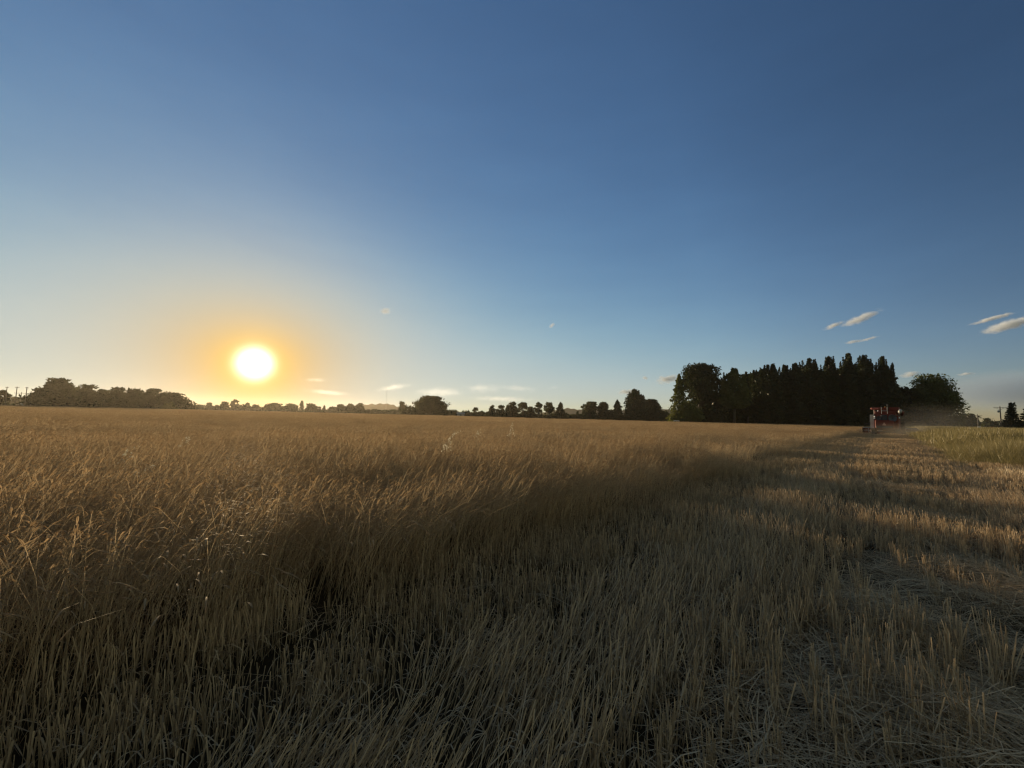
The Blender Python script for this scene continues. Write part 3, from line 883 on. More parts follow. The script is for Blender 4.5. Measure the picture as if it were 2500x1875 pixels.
def build_trees():
    D, O, N = LEAF_DARK, LEAF_OLIVE, LEAF_FAR
    T = plant_tree
    # the tall dark row beyond the wheat, from its end nearest the sun
    g = 'tall trees of the dark row'
    T('round', 1652, 1772, 887, 126, 'broad round-topped cottonwood with sky showing through its fork, at the end of the tall row', 'cottonwood_tree', D, group=g, base=.30, foot=.4)
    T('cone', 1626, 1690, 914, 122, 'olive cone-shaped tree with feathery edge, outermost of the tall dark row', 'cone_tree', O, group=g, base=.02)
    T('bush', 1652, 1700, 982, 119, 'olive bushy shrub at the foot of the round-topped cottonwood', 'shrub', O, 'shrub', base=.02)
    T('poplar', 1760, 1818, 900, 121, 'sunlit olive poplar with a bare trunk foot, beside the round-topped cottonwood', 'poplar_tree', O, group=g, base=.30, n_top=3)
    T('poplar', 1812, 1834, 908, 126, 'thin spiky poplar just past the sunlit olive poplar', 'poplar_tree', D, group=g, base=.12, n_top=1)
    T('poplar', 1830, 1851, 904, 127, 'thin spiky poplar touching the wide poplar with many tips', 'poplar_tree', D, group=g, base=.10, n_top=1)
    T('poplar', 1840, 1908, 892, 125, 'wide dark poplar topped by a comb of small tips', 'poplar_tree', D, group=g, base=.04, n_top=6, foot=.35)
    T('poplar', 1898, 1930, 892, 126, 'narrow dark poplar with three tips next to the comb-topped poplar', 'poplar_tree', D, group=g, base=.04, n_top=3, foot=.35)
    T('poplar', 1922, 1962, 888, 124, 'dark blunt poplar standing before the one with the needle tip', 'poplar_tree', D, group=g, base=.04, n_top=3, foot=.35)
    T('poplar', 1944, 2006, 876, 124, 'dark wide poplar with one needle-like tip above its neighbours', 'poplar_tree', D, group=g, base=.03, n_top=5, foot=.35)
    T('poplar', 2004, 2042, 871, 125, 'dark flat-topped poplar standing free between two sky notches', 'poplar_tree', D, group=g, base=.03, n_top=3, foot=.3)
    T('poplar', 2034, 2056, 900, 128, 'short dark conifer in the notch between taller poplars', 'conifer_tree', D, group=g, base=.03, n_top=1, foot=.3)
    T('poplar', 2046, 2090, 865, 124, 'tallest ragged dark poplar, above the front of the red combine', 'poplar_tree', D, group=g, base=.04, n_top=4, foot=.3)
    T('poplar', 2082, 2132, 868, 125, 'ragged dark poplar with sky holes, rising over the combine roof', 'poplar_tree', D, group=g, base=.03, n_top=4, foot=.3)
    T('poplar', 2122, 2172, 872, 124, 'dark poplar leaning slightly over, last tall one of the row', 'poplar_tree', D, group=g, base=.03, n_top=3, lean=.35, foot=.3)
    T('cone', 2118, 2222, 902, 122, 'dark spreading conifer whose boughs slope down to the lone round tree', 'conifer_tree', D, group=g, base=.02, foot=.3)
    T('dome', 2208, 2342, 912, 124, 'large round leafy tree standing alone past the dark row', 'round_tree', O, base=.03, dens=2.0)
    T('bush', 2196, 2262, 986, 118, 'low dark thicket under the large round leafy tree', 'thicket', D, 'shrub')
    T('bush', 2288, 2350, 1022, 150, 'low dusty hedge at the outer foot of the large round tree', 'hedge', N, 'hedge')
    # past the dust
    T('dome', 2333, 2393, 1010, 230, 'far grey-green domed tree beyond the tall grass', 'round_tree', N, base=.05)
    T('bush', 2398, 2448, 1020, 210, 'low dark bush behind the nearer utility pole', 'bush', N, 'bush')
    T('spruce', 2436, 2498, 983, 112, 'twin-topped dark spruce beside the nearer utility pole', 'spruce_tree', D, group='spruces by the utility pole')
    T('spruce', 2470, 2556, 972, 104, 'taller dark spruce cut off by the picture edge', 'spruce_tree', D, group='spruces by the utility pole')
    # the broken row across the middle distance
    g = 'trees of the middle row'
    T('dome', 1008, 1095, 967, 215, 'wide bushy clump of upright poplar shoots, largest of the middle row', 'bushy_tree', N, group=g, base=.02, dens=1.1)
    for i, (a, b, t) in enumerate(((980, 1018, 990), (1085, 1122, 1000))):
        T('bush', a, b, t, 220, ('low rounded bush on the sun side of the wide poplar clump', 'low rounded bush on the shaded side of the wide poplar clump')[i], 'bush', N, 'bush')
    T('bush', 1118, 1160, 1002, 235, 'long low dark hedge behind the small pale shed', 'hedge', N, 'hedge')
    T('bush', 1156, 1200, 1003, 235, 'low dark hedge between the shed and the twin small trees', 'hedge', N, 'hedge')
    T('gappy', 1154, 1168, 995, 236, 'tiny thin tree poking out of the low hedge', 'small_tree', N, group=g, base=.3)
    T('gappy', 1193, 1209, 989, 226, 'first of twin small trees with tufted heads, nearer the shed', 'small_tree', N, group=g, base=.14)
    T('gappy', 1210, 1233, 990, 226, 'second of twin small trees with tufted heads, beside the gap of sky', 'small_tree', N, group=g, base=.3, foot=.5)
    T('bush', 1188, 1236, 1003, 224, 'dark bushes under the twin small trees', 'bush', N, 'bush')
    T('dome', 1234, 1266, 982, 224, 'bushy full-skirted tree right after the gap of sky', 'bushy_tree', N, group=g, base=.03)
    T('gappy', 1262, 1290, 983, 226, 'open-crowned tree next to the bushy full-skirted one', 'leafy_tree', N, group=g, base=.25, foot=.5)
    T('dome', 1284, 1306, 993, 226, 'short dome of a tree between two open-crowned ones', 'bushy_tree', N, group=g, base=.03)
    T('gappy', 1303, 1325, 983, 222, 'slim tree with a ball head high on its trunk', 'leafy_tree', N, group=g, base=.3, foot=.35)
    T('gappy', 1323, 1356, 983, 224, 'wide open-crowned tree with gaps, before the pointed dark one', 'leafy_tree', N, group=g, base=.35, foot=.4)
    T('cone', 1352, 1385, 983, 222, 'pointed dark tree at the edge of the view to the blue hill', 'cone_tree', D, group=g, base=.03, foot=.4)
    T('bush', 1383, 1424, 1012, 226, 'low bushes below the blue hill', 'bush', N, 'bush')
    T('gappy', 1407, 1416, 1004, 226, 'tiny sapling in front of the blue hill', 'sapling', N, group=g, base=.1)
    T('round', 1420, 1460, 981, 222, 'loose-crowned tree just past the blue hill', 'leafy_tree', N, group=g, base=.22, foot=.45)
    T('round', 1457, 1490, 982, 220, 'full dark tree between the loose-crowned and the peaked one', 'leafy_tree', D, group=g, base=.05, foot=.4)
    T('cone', 1486, 1528, 977, 218, 'dark peaked tree at the foot of the tall poplar', 'cone_tree', D, group=g, base=.02, foot=.4)
    T('poplar', 1526, 1572, 951, 216, 'tall solid poplar standing well above the middle row', 'poplar_tree', D, group=g, base=.03, n_top=3, foot=.35)
    T('round', 1562, 1617, 974, 220, 'broad round tree on the shaded side of the tall poplar', 'round_tree', D, group=g, base=.08, foot=.4)
    T('bush', 1604, 1634, 1002, 222, 'low bush in the gap before the tall dark row', 'bush', N, 'bush')
    # the wood on the sun side
    g = 'trees of the wood below the sun'
    T('gappy', -12, 28, 953, 172, 'spreading tree cut off by the picture edge, beside the utility poles', 'spreading_tree', N, base=.25, foot=.5)
    T('bush', 22, 112, 967, 330, 'long low far hedge behind the utility poles', 'hedge', N, 'hedge')
    T('dome', 70, 118, 949, 172, 'smaller domed tree at the pole end of the wood', 'domed_tree', N, group=g, base=.05)
    T('dome', 98, 194, 923, 174, 'tallest umbrella-topped tree of the wood', 'umbrella_tree', N, group=g, base=.04, dens=1.1)
    T('dome', 176, 250, 939, 173, 'second tallest tree of the wood, with a flat tuft on top', 'domed_tree', N, group=g, base=.03)
    T('dome', 226, 282, 952, 174, 'low domed tree right after the flat-tufted one', 'domed_tree', N, group=g, base=.03)
    T('dome', 252, 322, 946, 172, 'evenly rounded tree in the middle of the wood', 'domed_tree', N, group=g, base=.03)
    T('dome', 296, 366, 950, 173, 'rounded tree just before the one with sky holes', 'domed_tree', N, group=g, base=.03)
    T('gappy', 338, 414, 950, 176, 'flat-topped tree with sky holes under its crown', 'spreading_tree', N, group=g, base=.35, foot=.62)
    T('dome', 388, 462, 959, 174, 'last sloping tree at the sun end of the wood', 'domed_tree', N, group=g, base=.02)
    T('bush', 400, 428, 982, 160, 'pale round bush standing in front of the wood', 'bush', O, 'bush')
    T('bush', 450, 478, 981, 180, 'low bush trailing off the sun end of the wood', 'bush', N, 'bush')
    # far trees along the skyline under the sun
    g = 'far trees along the skyline'
    far = [('bush', 476, 502, 988, 'far low bush next to the sun end of the wood'), ('dome', 502, 520, 983, 'far mushroom-shaped tree nearest the wood'),
           ('bush', 516, 542, 989, 'far low bush between two mushroom-shaped trees'), ('dome', 537, 560, 981, 'far round dark tree just short of the open-crowned one'),
           ('gappy', 563, 586, 976, 'far open-crowned tree straight below the sun glare'), ('bush', 582, 604, 987, 'far scrub right after the open-crowned skyline tree'),
           ('gappy', 598, 612, 983, 'far small-headed tree standing above the scrub'), ('bush', 608, 648, 988, 'far long scrub below the sun'),
           ('dome', 644, 690, 985, 'far wide flat-topped tree below the sun'), ('bush', 686, 700, 993, 'far tiny bush beside the wide flat-topped tree'),
           ('dome', 695, 727, 986, 'far rounded tree just before the pointed poplar'), ('poplar', 731, 744, 979, 'far pointed poplar alone on the skyline'),
           ('dome', 746, 776, 986, 'far smooth dome of a tree after the pointed poplar'), ('gappy', 774, 786, 993, 'far tiny tree between the smooth dome and the small cypress'),
           ('cone', 785, 799, 990, 'far small cypress on the skyline'), ('dome', 800, 824, 994, 'far low rounded tree after the small cypress'),
           ('dome', 820, 848, 988, 'far rounded tree in the middle of the low stretch'), ('dome', 844, 868, 986, 'far paired tree, the taller before the low hill'),
           ('dome', 868, 890, 985, 'far tree at the foot of the low hill'), ('bush', 886, 930, 999, 'far low hedge in front of the low hill'),
           ('bush', 926, 982, 1000, 'far low hedge at the shaded foot of the low hill'), ('dome', 974, 994, 981, 'far rounded tree between the low hill and the poplar clump')]
    for i, (k, a, b, t, lab) in enumerate(far):
        T(k, a, b, t, 330, lab, {'bush': 'far_bush', 'poplar': 'poplar_tree', 'cone': 'cypress_tree'}.get(k, 'far_tree'), N, 'bush' if k == 'bush' else 'tree', group=g, base=.06, n_top=1)


build_trees()


def build_treeline():
    """The low unbroken scrub between and behind the single trees: one mass."""
    r = np.random.default_rng(77); P = []
    for a, b, d, lo, hi in ((-40, 90, 345, 968, 974), (84, 448, 178, 964, 972), (455, 700, 345, 993, 998), (690, 1020, 345, 999, 1004), (1085, 1240, 245, 1006, 1009), (1232, 1640, 245, 1010, 1015), (1690, 1840, 133, 962, 972), (1838, 2000, 134, 915, 925), (1996, 2150, 134, 908, 920), (2140, 2215, 133, 950, 960), (2290, 2560, 260, 1028, 1033)):
        n = int((b - a) * (42 if lo > 955 else 130))
        px = a + (b - a) * r.random(n)
        X = (px - W / 2) / F * d
        top = np.array([at(float(x), lo + (hi - lo) * .5, d).z for x in np.linspace(a, b, 40)])
        t = np.interp(px, np.linspace(a, b, 40), top) * (.72 + .4 * hash_noise(px, px * 0, 61, .12))
        P.append(np.stack([X, d + r.normal(size=n) * 2.5, t * r.random(n) ** .7], 1))
    p = np.concatenate(P); v, f = leaf_quads(p, .85, r)
    o = link('far_treeline', quads_mesh('far_treeline', v, f, LEAF_DARK, np.repeat(r.random(len(p)), 4)))
    tag(o, 'low unbroken scrub filling in below the far trees', 'scrub', kind='stuff')


build_treeline()

# ------------------------------------------------------------------ poles, shed, gate
WOOD = solid('weathered_wood', (0.16, 0.13, 0.10), .85, var=.5, scale=4)
STEEL = solid('galvanised_steel', (0.35, 0.36, 0.36), .45, .6)
WHITE = solid('white_paint', (0.72, 0.71, 0.66), .5, var=.3)
PORCELAIN = solid('insulator', (0.30, 0.26, 0.22), .3)


def utility_pole(px, top, depth, label, arm=1.2, arm_drop=.35, extra=False):
    p = at(px, top, depth)
    root = bpy.data.objects.new('utility_pole', None); COL.objects.link(root); root.location = (p.x, depth, 0)
    root.rotation_euler.z = -math.atan2(p.x, depth)
    tag(root, label, 'utility pole', 'wooden utility poles')
    h = p.z
    MB().tube([(0, 0, -.1), (0, 0, h * .5), (0, 0, h)], [.17, .15, .11], 10).build('post', WOOD, root, True)
    if arm:
        a = MB().box((-arm, -.17, h - arm_drop - .13), (arm, -.05, h - arm_drop), .02)
        if extra:
            a.tube([(-arm * .6, -.13, h - arm_drop - .1), (0, -.13, h - arm_drop - .8)], .03, 6).tube([(arm * .6, -.13, h - arm_drop - .1), (0, -.13, h - arm_drop - .8)], .03, 6)
        ao = a.build('crossarm', WOOD, root)
        for x in (-arm * .9, -arm * .45, arm * .45, arm * .9):
            MB().lathe((x, -.11, h - arm_drop), (0, 0, 1), [(0, .03), (.05, .07), (.10, .05), (.16, .06), (.2, 0)], 8).build('insulator', PORCELAIN, ao, True)
    if extra:
        MB().lathe((-.34, -.05, h - 1.9), (0, 0, 1), [(0, .02), (.02, .22), (.6, .22), (.66, .12), (.7, .02)], 12).build('transformer', STEEL, root, True)
    return root


def build_poles():
    utility_pole(2441, 992, 118, 'nearer wooden utility pole with long crossarm, beside the twin-topped spruce', 1.25, .4, True)
    utility_pole(2386, 1011, 190, 'farther utility pole with crossarm, above the domed tree', 1.5, .7)
    utility_pole(17.5, 944, 165, 'bare-topped utility pole nearest the spreading tree', .5, .25)
    utility_pole(42, 944, 165, 'tall plain utility pole between the spreading tree and the wood', .6, .25)
    utility_pole(53, 957, 200, 'short far utility pole with a wide crossarm', 2.4, .6)
    utility_pole(66, 945, 163, 'thicker tall utility pole closest to the wood', .5, .3)
    # thin lattice mast on the low hill
    p = at(945, 945, 400)
    root = bpy.data.objects.new('radio_mast', None); COL.objects.link(root); root.location = (p.x, 400, 0)
    tag(root, 'hair-thin radio mast rising above the low hill', 'radio mast')
    m = MB()
    for k in range(3):
        a = k * 2.094
        m.tube([(math.cos(a) * .5, math.sin(a) * .5, -.2), (math.cos(a) * .3, math.sin(a) * .3, p.z)], .035, 4)
    for i in range(40):
        z = p.z * i / 40; a = i * 2.094
        m.tube([(math.cos(a) * .45, math.sin(a) * .45, z), (math.cos(a + 2.094) * .45, math.sin(a + 2.094) * .45, z + p.z / 40)], .018, 4)
    m.build('lattice', STEEL, root)
    MB().tube([(0, 0, p.z), (0, 0, p.z + 2)], .05, 5).build('antenna', STEEL, root)


def shed(name, px, depth, w, d, h, roof, label, wall_m, roof_m, rz=0.0):
    p = at(px, 1000, depth)
    root = bpy.data.objects.new(name, None); COL.objects.link(root); root.location = (p.x, depth, 0); root.rotation_euler.z = rz
    tag(root, label, 'shed')
    MB().prism([(-d / 2, 0), (d / 2, 0), (d / 2, h), (0, h + roof - .05), (-d / 2, h)], -w / 2, w / 2).build('wall', wall_m, root)
    r = MB()
    for s in (-1, 1):
        r.add([(-w / 2 - .25, s * (d / 2 + .3), h - .08), (w / 2 + .25, s * (d / 2 + .3), h - .08), (w / 2 + .25, 0, h + roof), (-w / 2 - .25, 0, h + roof),
               (-w / 2 - .25, s * (d / 2 + .3), h), (w / 2 + .25, s * (d / 2 + .3), h), (w / 2 + .25, 0, h + roof + .08), (-w / 2 - .25, 0, h + roof + .08)],
              [(0, 1, 2, 3), (4, 7, 6, 5), (0, 4, 5, 1), (1, 5, 6, 2), (2, 6, 7, 3), (3, 7, 4, 0)])
    r.build('roof', roof_m, root)
    MB().box((-.5, -d / 2 - .04, 0), (.5, -d / 2 - .003, min(2.0, h * .9)), .01).build('door', solid('grey_door', (.2, .19, .18)), root)
    return root


def build_small():
    pale = solid('pale_cladding', (0.40, 0.39, 0.37), .7)
    shed('farm_shed', 1125, 218, 4.0, 3.0, 1.6, .9, 'small pale grey shed against the dark hedge', pale, solid('tin_roof', (0.34, 0.34, 0.33), .6), .15)
    shed('farm_shed', 62, 175, 3.6, 3.0, 1.5, .6, 'small white shed at the foot of the utility poles', WHITE, WHITE, -.3)
    # white bar gate at the end of the dark row
    p = at(1651.5, 1026, 117)
    root = bpy.data.objects.new('bar_gate', None); COL.objects.link(root); root.location = (p.x, 117, 0); root.rotation_euler.z = -math.atan2(p.x, 117)
    tag(root, 'low white bar gate at the foot of the olive cone-shaped tree', 'gate')
    for x in (-.72, .72):
        MB().box((x - .06, -.06, 0), (x + .06, .06, 1.22), .01).build('post', WHITE, root)
    MB().box((-.78, -.09, 1.0), (.78, -.063, 1.26), .008).build('rail', WHITE, root)
    MB().box((-.66, -.03, .55), (.66, .03, .63), .008).build('rail', WHITE, root)
    # white marker beside the tall grass
    for px, py, d, lab, mat, nm in ((2391, 1043, 60, 'small white marker post head showing over the tall grass', WHITE, 'marker_post'),
                                    (2421, 1044, 64, 'small orange marker post head showing over the tall grass', solid('orange_paint', (.55, .22, .06)), 'marker_post')):
        p = at(px, py, d)
        root = bpy.data.objects.new(nm, None); COL.objects.link(root); root.location = (p.x, d, 0); root.rotation_euler.z = -math.atan2(p.x, d)
        tag(root, lab, 'marker')
        MB().tube([(0, 0, 0), (0, 0, p.z)], .04, 8).build('post', WOOD, root)
        MB().box((-.16, -.07, p.z - .12), (.16, -.045, p.z + .14), .01).build('plate', mat, root)


build_poles()
build_small()

# ------------------------------------------------------------------ combine harvester
RED = solid('combine_red', (0.19, 0.023, 0.006), .7, var=.35, scale=1.6, alpha_dirt=(.09, .04, .022))
DARK = solid('dark_steel', (0.030, 0.028, 0.027), .6, var=.4)
RUBBER = solid('tyre_rubber', (0.025, 0.024, 0.023), .85, alpha_dirt=(.16, .12, .08), var=.6)
RIM = solid('rim_grey', (0.45, 0.44, 0.40), .5, .2)
LENS = solid('lamp_lens', (0.75, 0.74, 0.70), .15)
SCREEN = solid('screen_mesh', (0.11, 0.12, 0.12), .5, .5, scale=40, var=.8)
SUNLIT_CREAM = solid('sunlit_cream', (0.62, 0.50, 0.36), .5, var=.3)  # paler than the red body: sunlight put into the colour
m, t, out = new_mat('cab_glass')
b = t.n('ShaderNodeBsdfPrincipled'); b.inputs['Base Color'].default_value = (.03, .035, .04, 1); b.inputs['Roughness'].default_value = .08
b.inputs['Coat Weight'].default_value = .5
t.put(b.outputs[0], out.inputs[0]); GLASS = m


def wheel(root, x, y, rad, wid, lugs):
    w = MB()
    prof = [(-wid / 2, rad * .58), (-wid / 2, rad * .86), (-wid * .40, rad * .96), (0, rad), (wid * .40, rad * .96), (wid / 2, rad * .86), (wid / 2, rad * .58), (-wid / 2, rad * .58)]
    w.lathe((x, y, rad), (1, 0, 0), prof, 30)
    for i in range(lugs):
        a = i / lugs * 6.283
        for s in (-1, 1):
            c = Vector((x + s * wid * .22, y + math.cos(a + s * .07) * rad * .985, rad + math.sin(a + s * .07) * rad * .985))
            R3 = Matrix.Rotation(a, 3, 'X') @ Matrix.Rotation(s * .5, 3, 'Y')
            w.box(c - Vector((wid * .24, rad * .045, .03)), c + Vector((wid * .24, rad * .045, .03)), rot=R3, piv=c)
    wo = w.build('wheel', RUBBER, root)
    r = MB(); s = 1 if x > 0 else -1
    r.lathe((x, y, rad), (s, 0, 0), [(wid * .30, 0), (wid * .30, rad * .18), (wid * .12, rad * .3), (wid * .12, rad * .5), (wid * .46, rad * .58), (wid * .46, rad * .60)], 24)
    r.build('rim', RIM, wo, True)
    return wo


def build_combine():
    root = bpy.data.objects.new('combine_harvester', None); COL.objects.link(root)
    p = at(2165, 1059, 51.0)
    root.scale = (0.90, 1.0, 1.06)
    root.location = (p.x, 51.0, 0); root.rotation_euler.z = -HEADING - math.radians(3.0)
    tag(root, 'dusty red combine harvester seen from behind, cutting along the wheat edge', 'combine harvester')
    # body: local x across, y forward, z up; the rear is at -y
    b = MB()
    b.prism([(-2.6, 1.05), (-2.75, 1.5), (-2.75, 2.05), (-2.3, 2.75), (1.9, 2.75), (1.9, 1.0), (0.6, .85), (-1.6, .85)], -1.05, 1.12)
    b.box((-.95, -3.15, 1.0), (.98, -2.6, 1.95), .08)                # straw hood
    bo = b.build('body', RED, root)
    MB().box((-.82, -3.19, 1.02), (.86, -3.153, 1.30), .01).build('straw_opening', DARK, bo)
    # left side shield, its sunlight put into the cream colour, and the right one
    MB().prism([(-2.72, 1.35), (-2.95, 1.0), (-2.5, .72), (-2.2, 1.0), (1.7, 1.0), (1.7, 2.55), (-2.6, 2.62)], -1.47, -1.06).build('side_shield', SUNLIT_CREAM, root)
    MB().prism([(-2.62, 1.0), (1.7, 1.0), (1.7, 2.55), (-2.62, 2.55)], 1.13, 1.42).build('side_shield', RED, root)
    for y in (-1.2, .3):
        MB().box((-1.50, y - .02, 1.05), (-1.472, y + .02, 2.5)).build('shield_seam', DARK, root)
    # grain tank with its raised extension
    tk = MB().prism([(-1.3, 2.76), (1.7, 2.76), (1.9, 3.28), (-1.5, 3.28)], -.62, 1.40).build('grain_tank', RED, root)
    e = MB()
    for lo, hi in (((-.66, -1.56, 3.284), (1.44, -1.50, 3.56)), ((-.66, 1.9, 3.284), (1.44, 1.96, 3.56)), ((-.66, -1.49, 3.284), (-.60, 1.89, 3.56)), ((1.38, -1.49, 3.284), (1.44, 1.89, 3.56))):
        e.box(lo, hi, .01)
    e.build('tank_extension', RED, tk)
    # engine deck with rails
    MB().box((-1.0, -2.3, 2.754), (1.1, -1.35, 3.05), .06).build('engine_cover', RED, root)
    rl = MB()
    for x in (-.25, .35):
        rl.tube([(x, -2.55, 2.74), (x, -2.55, 3.55)], .03, 6)
    rl.tube([(-.25, -2.55, 3.1), (.35, -2.55, 3.1)], .03, 6)
    rl.build('deck_rail', RIM, root)
    # round rotary screen on the rear corner
    sc = MB().lathe((.86, -2.765, 2.22), (0, -1, 0), [(0, .44), (.12, .44), (.14, .40), (.10, .38), (.10, 0)], 28).build('radiator_screen', SCREEN, root, True)
    MB().lathe((.86, -2.87, 2.22), (0, -1, 0), [(0, .09), (.06, .08), (.06, 0)], 14).build('hub', DARK, sc)
    # rear machinery: belts, pulleys, hatches
    for x, z, r_ in ((-.55, 2.2, .26), (-.1, 2.42, .15), (-.02, 1.72, .20)):
        MB().lathe((x, -2.755, z), (0, -1, 0), [(0, r_), (.06, r_), (.06, r_ * .8), (.03, r_ * .7), (.03, 0)], 20).build('pulley', DARK, root, True)
    MB().box((-.32, -2.80, 1.98), (.32, -2.756, 2.62), .02).build('rear_hatch', DARK, root)
    # warning triangle
    tr = MB(); tr.add([(-.22, -3.21, 1.36), (.22, -3.21, 1.36), (0, -3.21, 1.72), (-.22, -3.195, 1.36), (.22, -3.195, 1.36), (0, -3.195, 1.72)], [(0, 1, 2), (5, 4, 3), (0, 3, 4, 1), (1, 4, 5, 2), (2, 5, 3, 0)])
    tr.build('warning_triangle', solid('triangle_orange', (.62, .30, .20)), root)
    for x, z in ((-.98, 2.40), (-.98, 2.20), (1.52, 2.28), (-.82, 1.14)):
        lo = MB().lathe((x, -2.80 if abs(x) < 1.2 else -2.62, z), (0, -1, 0), [(0, .09), (.07, .085), (.09, .04), (.095, 0)], 14).build('tail_lamp', LENS, root, True)
        MB().box((x - .1, -2.795 if abs(x) < 1.2 else -2.615, z - .1), (x + .1, -2.74 if abs(x) < 1.2 else -2.56, z + .1), .01).build('lamp_housing', DARK, lo)
    # cab, forward and to the left
    cb = MB().box((-1.42, 1.95, 1.75), (.30, 3.45, 2.15), .05).build('cab', RED, root)
    g = MB()
    g.box((-1.34, 2.02, 2.154), (.22, 3.36, 3.34), .04)
    g.build('window', GLASS, cb)
    for x in (-1.46, .22):
        for y in (1.95, 3.37):
            MB().box((x, y, 2.155), (x + .14, y + .10, 3.36), .01).build('pillar', SUNLIT_CREAM, cb)  # pillars share the cream, sunlight put into their colour
    MB().box((-1.75, 1.65, 3.37), (.40, 3.75, 3.60), .07).build('roof', solid('sunlit_roof_red', (.42, .12, .07), .6), cb)  # lighter than the body red, with the sun on it put into the colour
    MB().box((-1.0, 1.66, 3.10), (-.30, 1.74, 3.24), .02).build('work_lamp', LENS, cb)
    MB().lathe((-.2, 2.6, 3.563), (0, 0, 1), [(0, .09), (.16, .08), (.2, .03), (.21, 0)], 14).build('beacon', solid('amber', (.6, .25, .03), .2), cb, True)
    # steps and platform on the left
    l = MB()
    for y in (2.0, 2.5):
        l.tube([(-1.62, y, .55), (-1.62, y, 2.7)], .03, 6)
    for z in (.6, .95, 1.3, 1.65):
        l.box((-1.72, 2.0, z), (-1.54, 2.5, z + .04))
    l.box((-1.95, 1.9, 1.70), (-1.43, 3.4, 1.744)).tube([(-1.93, 1.95, 1.75), (-1.93, 1.95, 2.65), (-1.93, 3.35, 2.65), (-1.93, 3.35, 1.75)], .028, 6)
    l.build('ladder', DARK, root)
    # unloading auger folded back along the right
    au = MB().tube([(1.62, 1.4, 2.7), (1.72, 1.0, 3.0), (1.68, -3.0, 3.12)], .17, 14).build('unloading_auger', RED, root, True)
    MB().tube([(1.68, -3.004, 3.12), (1.64, -3.35, 2.95)], [.18, .20], 12).build('spout', RIM, au, True)
    MB().tube([(.35, -1.7, 3.05), (.35, -1.7, 3.78), (.35, -1.85, 3.9)], .07, 10).build('exhaust_pipe', DARK, root, True)
    # wheels and axles
    MB().box((-1.5, 2.0, .72), (1.5, 2.3, .96), .03).build('axle', DARK, root)
    MB().box((-1.2, -1.75, .5), (1.2, -1.55, .68), .03).build('axle', DARK, root)
    for x in (-1.55, 1.55):
        wheel(root, x, 2.15, .88, .62, 22)
    for x in (-1.25, 1.25):
        wheel(root, x, -1.65, .60, .42, 18)
    # feeder house and header
    MB().prism([(2.6, 1.0), (2.6, 1.6), (4.7, .95), (4.7, .25)], -.65, .65).build('feeder_house', RED, root)
    hd = MB()
    hd.prism([(4.7, .12), (4.7, .98), (4.82, 1.02), (4.86, .30), (5.75, .10), (5.75, .06)], -3.0, 3.0)
    ho = hd.build('header', RED, root)
    for s in (-1, 1):
        MB().prism([(4.5, .06), (4.5, .98), (5.3, .98), (6.9, .10), (6.9, .03)], min(s * 3.003, s * 3.1), max(s * 3.003, s * 3.1)).build('divider', DARK, ho)
    bm = MB()
    bm.box((-3.0, 4.60, .93), (3.0, 4.695, 1.03), .01).box((-3.0, 4.63, .60), (3.0, 4.695, .68), .01)
    for x in (-2.4, -1.6, 1.6, 2.4):
        bm.box((x, 4.64, .15), (x + .06, 4.694, .925))
    bm.build('back_beam', RIM, ho)
    a = MB().tube([(-2.95, 5.1, .42), (2.95, 5.1, .42)], .16, 14)
    for i in range(60):
        x = -2.9 + 5.8 * i / 59; an = i * .9
        a.lathe((x, 5.1, .42), (1, 0, 0), [(-.008, .17), (-.008, .27), (.008, .27), (.008, .17)], 12)
    a.build('feed_auger', DARK, ho, True)
    rl = MB().tube([(-2.95, 5.75, 1.05), (2.95, 5.75, 1.05)], .05, 8)
    for k in range(6):
        an = k / 6 * 6.283; y, z = 5.75 + math.cos(an) * .52, 1.05 + math.sin(an) * .52
        rl.box((-2.95, y - .03, z - .05), (2.95, y + .03, z + .05))
        for x in (-2.9, -1.0, 1.0, 2.9):
            rl.tube([(x, 5.75, 1.05), (x, y, z)], .018, 4)
        for i in range(40):
            x = -2.9 + 5.8 * i / 39
            rl.tube([(x, y, z - .05), (x, y - .05, z - .25)], .008, 3, False)
    rl.build('reel', DARK, ho)
    # height marker rod at the left end of the header
    MB().tube([(-1.98, 4.55, .3), (-1.98, 4.55, 2.0)], .035, 6).build('marker_rod', RIM, ho)
    return root


build_combine()

# ------------------------------------------------------------------ wild oats standing above the wheat
OAT = leafy('oat_husk', (0.62, 0.55, 0.38), (0.85, 0.80, 0.62), trans=0.55, gloss=0.22, rough=0.3)
OAT_STEM = leafy('oat_stem', (0.35, 0.27, 0.13), (0.5, 0.4, 0.2), trans=0.3)


